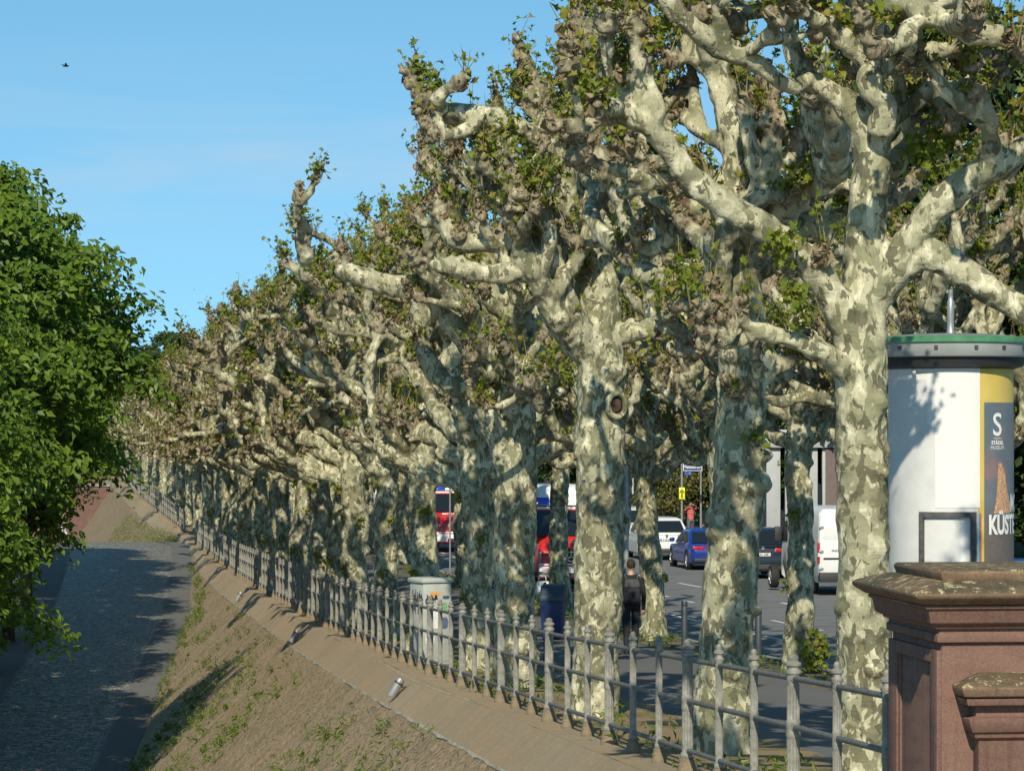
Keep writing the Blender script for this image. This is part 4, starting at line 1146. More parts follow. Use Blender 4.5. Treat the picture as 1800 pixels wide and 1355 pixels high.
# ---------------------------------------------------------------- small street things
# utility cabinet
cab = empty('utility_cabinet', on_ground(757, 58), R(27)); tag(cab, 'grey green electrical utility cabinet covered with stickers behind the railing', 'cabinet')
M['cab'] = plain('cabinet_grp', (.40,.42,.38), .6, var=.1, scale=5)
ch = 1.50
b = MB(); b.box(-.27,.27,-.27,.27,-.1,ch-.09); b.build('body', M['cab'], cab, bevel=.01)
b = MB(); b.stack(-.27,.27,-.27,.27,[(.0,ch-.09),(.03,ch-.085),(.035,ch-.03),(-.02,ch)]); b.build('lid', M['cab'], cab, bevel=.008)
b = MB(); b.box(-.25,.25,-.278,-.269,.05,ch-.13); b.build('door', M['cab'], cab, bevel=.004)
ST = [(-.05,1.22,.20,.07,(.75,.33,.06)),(.16,1.16,.13,.06,(.08,.08,.08)),(-.16,1.1,.16,.12,(.05,.05,.06)),(.14,1.0,.09,.14,(.16,.42,.16)),(-.02,.8,.22,.36,(.72,.72,.70)),(-.13,.95,.12,.16,(.75,.72,.66)),(.12,.72,.16,.2,(.10,.13,.2)),(-.15,.45,.18,.22,(.65,.66,.64))]
for i, (x, z, w, h, c) in enumerate(ST):
    b = MB(); n = 10; y = -.2805-.0007*i
    b.add([(x+w/2*math.copysign(abs(math.cos(2*math.pi*j/n))**.6,math.cos(2*math.pi*j/n)), y, z+h/2*math.copysign(abs(math.sin(2*math.pi*j/n))**.6,math.sin(2*math.pi*j/n))) for j in range(n)], [tuple(range(n))])
    b.build('sticker', plain('sticker', c, .5, var=.25, scale=25), cab)
b = MB(); rg = random.Random(2)
for i in range(16):
    x = -.21+i*.013; b.tube([(x,-.287,1.13),(x+rg.uniform(-.02,.02),-.287,1.13+rg.uniform(.03,.09)),(x+.015,-.287,1.13+rg.uniform(-.06,.02))], .0045, 5)
for i in range(12):
    y = -.2+i*.034; b.tube([(-.274,y,1.1),(-.274,y+rg.uniform(-.05,.05),1.1+rg.uniform(.05,.2)),(-.274,y+.03,1.1-rg.uniform(0,.25))], .006, 5)
b.build('graffiti', M['black'], cab)
# litter bin
bn = on_ground(972, 58); bin_ = empty('litter_bin', bn, R(-12)); tag(bin_, 'dark blue litter bin with sloping lid hung on a post behind the railing', 'bin')
M['binblue'] = plain('blue_bin_plastic', (.02,.04,.13), .45, var=.15); M['binlid'] = plain('bin_lid_plastic', (.04,.06,.085), .45)
b = MB(); b.stack(-.20,.20,-.17,.17,[(-.05,.42),(-.03,.46),(.0,1.06),(.01,1.08)]); b.build('bin_body', M['binblue'], bin_, bevel=.03, seg=3)
b = MB(); b.prism_y([(-.185,1.07),(.185,1.07),(.185,1.33),(.12,1.38),(.0,1.36),(-.185,1.17)], -.215, .215); b.build('bin_lid', M['binlid'], bin_, bevel=.03, seg=3)
b = MB(); b.lathe([(.028,-.1),(.028,1.38),(.02,1.4)], 12, (-.19,.24,0)); b.build('post', M['dark_metal'], bin_, smooth='a')
# lights on the quay wall
for x, y, Z, lab in ((707,1243,52.7,'nearest cylindrical metal spotlight fixed on the sloping quay wall'),(525,1155,77.5,'second cylindrical metal spotlight on the sloping quay wall'),(425,1100,106,'third metal spotlight, further along the sloping wall')):
    a, c = crest(Z), foot(Z); d = (a-c).normalized(); n = Vector((-.66,0,.74))
    s = (a.x-GX(x, Z))/max(1e-3, -((c-a).normalized()).x)
    pos = a-d*s+n*.14
    w = empty('wall_spotlight', pos); w.rotation_mode = 'QUATERNION'; w.rotation_quaternion = (d*.9+n*.28+Vector((.0,0,0))).to_track_quat('Z','Y')
    tag(w, lab, 'spotlight', 'spotlights on the quay wall')
    b = MB(); b.lathe([(.045,-.17),(.068,-.165),(.072,-.15),(.070,.12),(.062,.15),(.03,.155)], 20); b.build('housing', M['grey_metal'], w, smooth='a')
    b = MB(); b.lathe([(.073,.06),(.076,.065),(.076,.085),(.073,.09)], 20); b.build('clamp_ring', M['dark_metal'], w, smooth='a')
    b = MB(); b.tube([(0,-.04,.02),(0,-.16,.10),(.03,-.2,.2)], .014, 8); b.build('bracket', M['dark_metal'], w, smooth=True)
# bollards
for x, Z, lab in ((1203,65,'dark steel bollard between the slim crooked tree and the second trunk'),(1333,60,'dark steel bollard right of the second trunk')):
    bo = empty('bollard', on_ground(x, Z)); tag(bo, lab, 'bollard', 'steel bollards by the street')
    b = MB(); b.lathe([(.06,-.1),(.06,.88),(.052,.90),(.001,.905)], 20); b.build('pole', M['dark_metal'], bo, smooth='a')
    b = MB(); b.lathe([(.0615,.80),(.063,.805),(.063,.84),(.0615,.845)], 20); b.build('band', M['trim0'], bo, smooth='a')
# lamps
lp = empty('street_lamp', on_ground(1101, 75), TH); tag(lp, 'grey kerbside street lamp with flat heads beside the third trunk', 'street lamp')
b = MB(); b.lathe([(.085,-.1),(.085,.5),(.055,.52),(.045,5.6),(.02,5.62)], 16); b.build('pole', M['grey_metal'], lp, smooth='a')
b = MB(); b.hexa([(.15,-.2,5.15),(.45,-.2,5.17),(.45,.25,5.17),(.15,.25,5.15),(.10,-.2,5.28),(.47,-.2,5.27),(.47,.25,5.27),(.10,.25,5.28)]); b.build('lamp_head', M['grey_metal'], lp, bevel=.01)
b = MB(); b.box(.02,.2,-.03,.03,5.19,5.24); b.box(-.16,-.02,-.03,.03,4.5,4.55); b.build('arm', M['grey_metal'], lp)
b = MB(); b.box(-.2,-.08,-.12,.12,4.5,4.60); b.build('lamp_head', M['white'], lp, bevel=.01)
lb = gpt(150, 22.1); lb.x = GX(1232,150)
l2 = empty('street_lamp', lb); tag(l2, 'slim street lamp with triangular head above the blue sedan', 'street lamp')
hp = CAMZ-(732-HY)/FPX*150 - lb.z
b = MB(); b.lathe([(.06,-.1),(.045,2),(.03,hp),(.01,hp+.02)], 12); b.build('pole', M['grey_metal'], l2, smooth='a')
b = MB(); zt = hp-.62
b.tube([(0,0,zt),(-.95,0,zt),(-.28,0,zt+.42)], .04, 8)
b.add([(-.05,-.03,zt-.03),(-.95,-.03,zt-.02),(-.3,-.03,zt+.36),(-.05,.03,zt-.03),(-.95,.03,zt-.02),(-.3,.03,zt+.36)],[(0,1,2),(5,4,3),(0,3,4,1),(1,4,5,2),(2,5,3,0)])
b.build('lamp_head', M['grey_metal'], l2)
# street name sign post with arrow board
sb = gpt(148, 21.6); sb.x = GX(1198.5,148)
pz = lambda y, Z=148: CAMZ-(y-HY)/FPX*Z-sb.z
sg = empty('street_sign', sb); tag(sg, 'grey sign post with blue street name plate above the blue sedan', 'street sign')
b = MB(); b.lathe([(.05,-.1),(.05,pz(826)),(.045,pz(812))], 12); b.build('post', M['grey_metal'], sg, smooth='a')
b = MB(); b.box(.08,.88,-.035,-.01,pz(827),pz(814)); b.build('name_plate', [M['blue_sign']], sg)
b = MB()
for x0,x1,z0,z1 in ((.08,.88,pz(814.4),pz(813.6)),(.08,.88,pz(827.4),pz(826.6)),(.06,.085,pz(827.4),pz(813.6)),(.875,.90,pz(827.4),pz(813.6))): b.box(x0,x1,-.04,-.008,z0,z1)
b.build('plate_border', M['white'], sg)
text_obj('street_name', 'Metzlerstr.', .19, M['white'], sg, facing((.48,-.042,pz(820.6))), .004)
b = MB(); b.box(.10,.45,-.03,-.008,pz(835.5),pz(828.5)); b.build('lower_plate', M['blue_sign'], sg)
text_obj('small_lettering', '1 - 17', .10, M['white'], sg, facing((.27,-.036,pz(832))))
ar = empty('arrow_board', (sb.x, sb.y-.1, sb.z)); tag(ar, 'fluorescent yellow board with a black upward arrow on the sign post', 'traffic sign')
b = MB(); b.box(-.13,.13,-.03,-.005,pz(877),pz(856.5)); b.build('board', M['yellow'], ar, bevel=.003)
b = MB(); b.box(-.03,.03,-.036,-.032,pz(875),pz(864))
zt = pz(859.5); b.add([(0,-.036,zt),(-.105,-.036,zt-.12),(-.105,-.036,zt-.19),(0,-.036,zt-.075),(.105,-.036,zt-.19),(.105,-.036,zt-.12)],[(0,1,2,3),(0,3,4,5)]); b.build('arrow', M['black'], ar)
# blue parking signs
for x, y, Z, rz, lab in ((1103,793,90,R(55),'blue and white parking sign beside the grey lamp pole'),(1135,790,95,R(60),'blue and white parking sign at the left edge of the slim crooked tree'),(791,780,118,R(50),'small blue and white parking sign above the farther red ambulance')):
    g0 = on_ground(x, Z); ps = empty('parking_sign', g0, rz); tag(ps, lab, 'traffic sign', 'parking signs along the street')
    h = CAMZ-(y-HY)/FPX*Z-g0.z
    b = MB(); b.lathe([(.03,-.1),(.03,h),(.02,h+.01)], 10); b.build('post', M['grey_metal'], ps, smooth='a')
    b = MB(); b.box(-.22,.22,-.05,-.032,h-.55,h+.02); b.build('sign_plate', M['blue_sign'], ps)
    text_obj('letter', 'P', .42, M['white'], ps, facing((0,-.053,h-.24)), .01)
    b = MB(); b.box(-.22,.22,-.05,-.032,h-1.15,h-.57); b.build('lower_plate', M['white'], ps)
# hollow knot on the third trunk belongs to that tree
kn = np.array(P(1083,712,40.72)) - np.array(T3.location)
M['hollow'] = plain('hollow_wood', (.07,.042,.028), .95, var=.5, scale=20)
b = MB(); b.M = Matrix.Translation(kn) @ Matrix.Rotation(R(20),4,'Z') @ Matrix.Rotation(R(90),4,'X') @ Matrix.Diagonal((1,1.25,1,1))
b.lathe([(.135,-.12),(.15,.0),(.14,.05),(.115,.07),(.09,.05),(.085,.0),(.07,-.1),(.001,-.11)], 24); b.build('hollow_knot', [M['bark']], T3, smooth=True)
b = MB(); b.M = Matrix.Translation(kn) @ Matrix.Rotation(R(20),4,'Z') @ Matrix.Rotation(R(90),4,'X') @ Matrix.Diagonal((1,1.25,1,1))
b.lathe([(.088,.0),(.05,.01),(.001,.008)], 20); b.build('hollow', M['hollow'], T3, smooth=True)
# pavilion across the street
M['conc'] = plain('pale_grey_render', (.40,.415,.43), .7, var=.06, scale=2)
pv = empty('pavilion', gpt(158, 30), TH*0); px0 = GX(1343,158)-pv.location.x; tag(pv, 'pale grey flat roofed pavilion with tall upright panels behind the white van', 'building')
zr = CAMZ-(755-HY)/FPX*158-pv.location.z; 
b = MB(); b.box(px0,px0+5.2,-.2,5,zr-.85,zr); b.build('roof_slab', M['conc'], pv, bevel=.02)
for i in range(6):
    b = MB(); x = px0+.12+i*.88; b.box(x,x+.66,.05,.55,-.1,zr-.86); b.build('column', M['conc'], pv, bevel=.02)
b = MB(); b.box(px0+.1,px0+5,2.2,2.5,-.1,zr-.86); b.build('rear_wall', plain('dark_glazing', (.03,.035,.05), .2), pv)
b = MB(); b.box(px0+2.9,px0+5.0,-.05,.04,-.1,zr-.86); b.build('side_wall', plain('mauve_render', (.16,.12,.12), .8), pv)
# far terrace walls with parasol
M['brick'] = wall_mat('far_red_wall'); M['brick2'] = plain('red_brick_wall', (.15,.085,.066), .9, var=.2, scale=3)
for (xa, xb, ya, yb, Z, lab) in ((40,192,852,900,262,'low reddish retaining wall far beyond the ramp top'),(150,216,826,858,285,'stepped reddish terrace wall at the far end of the quay')):
    w = empty('retaining_wall', (GX(xa,Z), Z, 0)); tag(w, lab, 'wall', 'far red terrace walls'); W = GX(xb,Z)-GX(xa,Z); z0, z1 = CAMZ-(yb-HY)/FPX*Z, CAMZ-(ya-HY)/FPX*Z
    b = MB(); b.box(0,W,0,.6,z0-4,z1-.12); b.build('wall_face', M['brick2'], w)
    b = MB(); b.box(-.1,W+.1,-.1,.7,z1-.118,z1+.05); b.build('coping', M['kerb'], w)
pr = empty('parasol', (GX(208,283), 283, CAMZ-(826-HY)/FPX*283)); tag(pr, 'turquoise parasol far away at the end of the terrace', 'parasol')
b = MB(); b.lathe([(1.5,.55),(1.45,.6),(.75,.95),(.05,1.25)], 8); b.build('canopy', plain('turquoise_cloth', (.05,.38,.45), .7), pr)
b = MB(); b.lathe([(.03,-1.5),(.03,1.2)], 8); b.build('pole', M['white'], pr)
# bird
bd = empty('bird', P(115,117,70), R(30)); tag(bd, 'tiny dark bird flying in the blue sky at upper left', 'bird')
b = MB(); b.tube([(-.07,0,0),(-.03,0,.005),(.03,0,.01),(.06,0,.012),(.085,0,.01)],[.004,.02,.024,.016,.004],8)
b.add([(.03,.01,.012),(-.02,.01,.012),(-.06,.11,.05),(-.02,.12,.055),(.03,-.01,.012),(-.02,-.01,.012),(-.06,-.11,.05),(-.02,-.12,.055)],[(0,1,2,3),(7,6,5,4)])
b.build('body', M['black'], bd, fixn=False)
# ---------------------------------------------------------------- vehicles (rear at y=0, heading +y)
def paint(name, col, rough=.28, coat=.6, metal=0.0): return plain(name, col, rough, metal, .04, 3, coat=coat)
M['glass'] = plain('tinted_glass', (.012,.016,.02), .06, var=.05, spec=.6)
M['tyre'] = plain('tyre_rubber', (.018,.018,.018), .8)
M['rim'] = plain('alloy_rim', (.45,.46,.47), .35, .7)
M['redlens'] = plain('red_lens', (.50,.012,.015), .2, coat=.5)
M['lens'] = plain('clear_lens', (.62,.66,.68), .12, coat=.5)
M['trim'] = plain('black_plastic_trim', (.03,.03,.033), .6)
M['platew'] = plain('number_plate', (.70,.70,.62), .5, var=.05)
M['blueband'] = plain('plate_blue_band', (.01,.05,.4), .5)
M['chrome'] = plain('chrome_trim', (.6,.6,.6), .15, .9)
def loft_body(b, L, W, zb, zt, arches, ra, hw=None, step=.07, taper=.93):
    n = int(L/step); rings = []
    for i in range(n+1):
        y = L*i/n; bot = zb(y)
        for a in arches:
            if abs(y-a) < ra: bot = max(bot, .33+math.sqrt(ra*ra-(y-a)**2)*.98)
        top = max(zt(y), bot+.12); w = W/2*(hw(y) if hw else 1)
        h = top-bot
        half = [(w*.90,bot),(w*.985,bot+.10*h),(w,bot+.40*h),(w*.985,bot+.72*h),(w*taper,bot+.93*h),(w*(taper-.12),top)]
        rings.append([(x,y,z) for x,z in half]+[(-x,y,z) for x,z in reversed(half)])
    b.rings(rings)
def wheel(parent, x, y, r, w=.21, side=1):
    b = MB(); b.M = Matrix.Translation((x,y,r)) @ Matrix.Rotation(side*math.pi/2,4,'Y')
    b.lathe([(r*.62,-w/2),(r*.93,-w/2),(r,-w/2+.04),(r,w/2-.04),(r*.93,w/2),(r*.66,w/2+.002),(r*.62,w/2-.03)], 28)
    t = b.build('wheel', M['tyre'], parent, smooth='a')
    b = MB(); b.M = Matrix.Translation((x,y,r)) @ Matrix.Rotation(side*math.pi/2,4,'Y')
    b.lathe([(r*.66,w/2-.05),(r*.66,w/2),(r*.60,w/2-.01),(r*.56,w/2-.06)], 24)
    for k in range(5):
        b2 = Matrix.Rotation(k*1.2566,4,'Z'); keep = b.M; b.M = keep @ b2; b.box(-.035,.035,.02,r*.62,w/2-.05,w/2-.012); b.M = keep
    b.lathe([(.06,w/2-.05),(.06,w/2-.005),(.001,w/2)], 12)
    b.build('rim', M['rim'], t)
def plate(parent, y, z, text, rear=True, w=.52, m='platew'):
    b = MB(); s = -1 if rear else 1
    b.box(-w/2,w/2,min(y,y+s*.012),max(y,y+s*.012),z-.055,z+.055); p = b.build('number_plate', M[m], parent, bevel=.004)
    b = MB(); yy = y+s*.0135; b.box(-w/2+.003,-w/2+.05,min(yy,yy-s*.001),max(yy,yy-s*.001),z-.052,z+.052) if rear else b.box(w/2-.05,w/2-.003,yy-.001,yy,z-.052,z+.052)
    b.build('blue_band', M['blueband'], p)
    text_obj('plate_text', text, .105, M['black'], p, facing((.02,y+s*.0145,z), 0 if rear else math.pi), .002, .9)
def quad_panel(name, pts, m, parent, off):
    p = [Vector(q) for q in pts]; n = (p[1]-p[0]).cross(p[2]-p[0]).normalized()
    b = MB(); b.add([q+n*off for q in p], [tuple(range(len(p)))]); return b.build(name, m, parent, fixn=False)
def car(name, label, loc, rz, L, W, H, col, belt, g, roofw=.74, plate_txt='F MR 482', lights='strip', suv=False, cat='car', roofcol=None):
    root = empty(name, loc, rz); tag(root, label, cat, 'cars queueing in the far lane')
    pm = paint(name+'_paint', col); r = .34 if not suv else .37; wb = (.82, L-.88)
    zt = lambda y: np.interp(y, [0,.05,.35,g[0]+.1,g[1]-.3,L-.5,L-.06,L], [belt*.80,belt*.93,belt+.01,belt+.02,belt-.01,belt-.17,belt-.28,belt-.42])
    zb = lambda y: np.interp(y, [0,.12,.4,L-.4,L-.1,L], [.42,.26,.2,.2,.24,.38])
    hw = lambda y: np.interp(y, [0,.15,.7,L-.9,L-.2,L], [.86,.95,1,1,.92,.78])
    b = MB(); loft_body(b, L, W, zb, zt, wb, r+.06, hw); body = b.build('body', pm, root, smooth='a')
    b = MB(); wbt, wt = W/2*.93, W/2*roofw
    def lv(z, y0, y1, w): return [(-w,y0,z),(w,y0,z),(w,y1,z),(-w,y1,z)]
    b.rings([lv(belt-.04,g[0],g[1],wbt), lv(belt+(H-belt)*.45,g[0]+(g[2]-g[0])*.5,g[1]-(g[1]-g[3])*.5,wbt*.55+wt*.45), lv(H-.07,g[2],g[3],wt), lv(H,g[2]+.22,g[3]-.25,wt-.14)])
    b.build('cabin', pm if roofcol is None else paint(name+'_roof', roofcol), root, bevel=.045, seg=3)
    def pt(sx, t, ty):      # point on the side of the cabin; t height 0..1, ty along 0..1
        z = belt+(H-.07-belt)*t; y0 = g[0]+(g[2]-g[0])*t; y1 = g[1]-(g[1]-g[3])*t; w = wbt+(wt-wbt)*t
        return Vector((sx*w, y0+(y1-y0)*ty, z))
    for sx in (-1, 1):
        for a0, a1 in ((.10,.47),(.51,.92)):
            q = [pt(sx,.06,a0),pt(sx,.06,a1),pt(sx,.90,min(a1,.94)),pt(sx,.90,a0+.02)]
            if sx > 0: q.reverse(); 
            if sx > 0: quad_panel('side_window', [q[3],q[2],q[1],q[0]], M['glass'], root, .012)
            else: quad_panel('side_window', [q[3],q[2],q[1],q[0]], M['glass'], root, .012)
    for nm, ya, yb, s in (('rear_window',g[0],g[2],1),('windscreen',g[1],g[3],-1)):
        lo = lambda t: ya+(yb-ya)*t
        q = [(-(wbt-.12),lo(.08),belt+(H-.07-belt)*.08),((wbt-.12),lo(.08),belt+(H-.07-belt)*.08),((wt-.06),lo(.88),belt+(H-.07-belt)*.88),(-(wt-.06),lo(.88),belt+(H-.07-belt)*.88)]
        if s < 0: q.reverse()
        quad_panel(nm, q, M['glass'], root, .014)
    for x, s in ((W/2-.12,1),(-W/2+.12,-1)):
        for y in wb: wheel(root, x, y, r, .22, s)
    zl = belt-.13
    w0 = W/2*.86
    if lights == 'strip':
        b = MB(); b.box(-w0,w0,-.012,.05,zl+.02,zl+.055); b.build('light_strip', M['redlens'], root)
    for s in (-1, 1):
        x0, x1 = sorted((s*w0*1.03, s*w0*.52)); b = MB(); b.box(x0,x1,-.02,.12,zl-.06,zl+.06); b.build('tail_light', M['redlens'], root, bevel=.015)
        b = MB(); xx = sorted((s*(W/2+.02), s*(W/2+.20))); b.box(xx[0],xx[1],g[1]-.55,g[1]-.42,belt+.02,belt+.17); b.build('mirror', pm, root, bevel=.03)
        x0, x1 = sorted((s*w0*.95, s*w0*.55)); b = MB(); b.box(x0,x1,L-.14,L-.03,belt-.34,belt-.24); b.build('headlight', M['lens'], root, bevel=.015)
    b = MB(); b.box(-W/2*.84,W/2*.84,-.022,.1,.30,.44); b.build('rear_bumper', M['trim'], root, bevel=.03)
    b = MB(); b.box(-.5,.5,-.026,-.01,.46,.475); b.build('chrome_strip', M['chrome'], root)
    plate(root, -.024, .62 if not suv else .82, plate_txt)
    b = MB(); b.M = Matrix.Translation((0,-.018,zl+.05)) @ Matrix.Rotation(math.pi/2,4,'X'); b.lathe([(.055,0),(.055,.012),(.042,.014),(.042,.004),(.001,.004)], 20); b.build('badge', M['chrome'], root, smooth='a')
    return root
def rp(x, Z): 
    v = on_ground(x, Z, -.12); return v
car('blue_sedan', 'glossy blue sedan with red tail lights between the slim crooked tree and the second trunk', rp(1258,120.5), TH, 4.95, 1.88, 1.46, (.008,.035,.26), .93, (.62,3.55,1.35,2.75), plate_txt='F AK 612')
car('white_estate_car', 'white sport utility car seen from behind, left of the blue sedan', rp(1172,130.5), TH, 4.7, 1.93, 1.66, (.72,.72,.70), 1.05, (.22,3.6,.75,2.9), suv=True, plate_txt='F LB 207', lights='two')
car('dark_suv', 'black sport utility car with red brake light beside the white van', rp(1341,112), TH, 4.7, 1.9, 1.70, (.012,.016,.022), 1.10, (.12,3.6,.5,2.95), suv=True, plate_txt='F SC 2081', lights='two')
car('silver_car', 'pale car farther ahead in the queue, above the white car', rp(1115,141), TH, 4.6, 1.9, 1.85, (.50,.52,.47), 1.15, (.1,3.7,.35,3.1), suv=True, plate_txt='F DT 94', lights='two')
car('parked_car', 'blue car at the right picture edge behind the advertising column', rp(1855,80), TH, 4.4, 1.8, 1.47, (.02,.08,.28), .92, (.4,3.3,.95,2.6), plate_txt='F HN 330')
car('distant_car', 'small white car glimpsed between trunks far down the street', rp(684,205), TH, 4.6, 1.85, 1.55, (.66,.66,.66), .98, (.2,3.5,.6,2.8), plate_txt='F UR 51', lights='two')
car('distant_car', 'small dark car glimpsed far down the street', rp(604,235), TH, 4.6, 1.85, 1.5, (.03,.04,.06), .95, (.3,3.5,.8,2.8), plate_txt='F TS 84', lights='two')

def van():
    L, W, H = 5.95, 2.03, 2.52; loc = rp(1499, 97)
    root = empty('white_van', loc, TH); tag(root, 'white high roofed delivery van seen from behind, right of the dark car', 'van')
    pm = paint('van_white_paint', (.74,.75,.73), .4, .2)
    zt = lambda y: np.interp(y, [0,.08,.2,4.25,4.6,5.25,5.85,L], [H-.14,H-.04,H,H,H-.14,1.42,1.12,.85])
    zb = lambda y: np.interp(y, [0,.1,L-.3,L], [.42,.36,.3,.42]); hw = lambda y: np.interp(y, [0,.06,5.2,L], [.97,1,1,.86])
    b = MB(); loft_body(b, L, W, zb, zt, (1.35, 4.95), .43, hw, .06, .97); b.build('body', pm, root, smooth='a')
    for x, s in ((W/2-.13,1),(-W/2+.13,-1)):
        for y in (1.35, 4.95): wheel(root, x, y, .355, .23, s)
    for sx, n in ((-1,'left'),(1,'right')):
        x0, x1 = (-W/2*.93, -.012) if sx < 0 else (.012, W/2*.93)
        b = MB(); b.box(x0,x1,-.03,.02,.52,H-.20); d = b.build('rear_door', pm, root, bevel=.015)
        b = MB(); b.box(x0+.06,x1-.06,-.036,-.028,1.62,H-.30); b.build('upper_panel', pm, d, bevel=.006)
        for z in (.78, 1.28, 1.98):
            xa, xb = (-W/2*.99, -W/2*.86) if sx < 0 else (W/2*.86, W/2*.99); b = MB(); b.box(xa,xb,-.055,-.025,z-.04,z+.04); b.build('hinge', M['grey_metal'], d, bevel=.01)
        xa, xb = sorted((sx*W/2*.955, sx*W/2*1.02)); b = MB(); b.box(xa,xb,-.035,.10,.95,1.55); t = b.build('tail_light', M['redlens'], root, bevel=.02)
        b = MB(); b.box(xa-.002,xb+.002,-.037,.09,1.13,1.24); b.build('white_lens', M['lens'], t)
        x = sx*(W/2+.004); q = [(x,4.25,1.45),(x,5.2,1.40),(x*.99,4.82,2.02),(x*.985,4.3,2.06)]
        if sx < 0: q.reverse()
        quad_panel('cab_window', q, M['glass'], root, .008)
        b = MB(); xa, xb = sorted((sx*(W/2-.01), sx*(W/2+.028))); b.box(xa,xb,1.9,4.4,.34,.62); b.build('side_moulding', M['trim'], root, bevel=.015)
        b = MB(); xa, xb = sorted((sx*(W/2+.02), sx*(W/2+.25))); b.box(xa,xb,5.0,5.14,1.42,1.86); b.build('mirror', M['trim'], root, bevel=.04)
    b = MB(); b.box(-.42,.30,-.034,-.028,1.09,1.16) if False else b.box(-W/2*.86,W/2*.86,-.034,-.026,1.04,1.10); b.build('door_recess', M['trim'], root)
    b = MB(); b.box(-W/2*.985,W/2*.985,-.09,.14,.40,.68); b.build('rear_bumper', M['trim'], root, bevel=.03)
    plate(root, -.036, .92, 'OF IT 1406'); root.children[-1].location = (-.42,0,0)
    text_obj('rear_lettering', 'DUCATO', .085, M['trim'], root, facing((-.45,-.037,1.30)), .003)
    q = [(-.85,4.66,2.36),(.85,4.66,2.36),(.9,5.22,1.5),(-.9,5.22,1.5)]; quad_panel('windscreen', q, M['glass'], root, .02)
van()

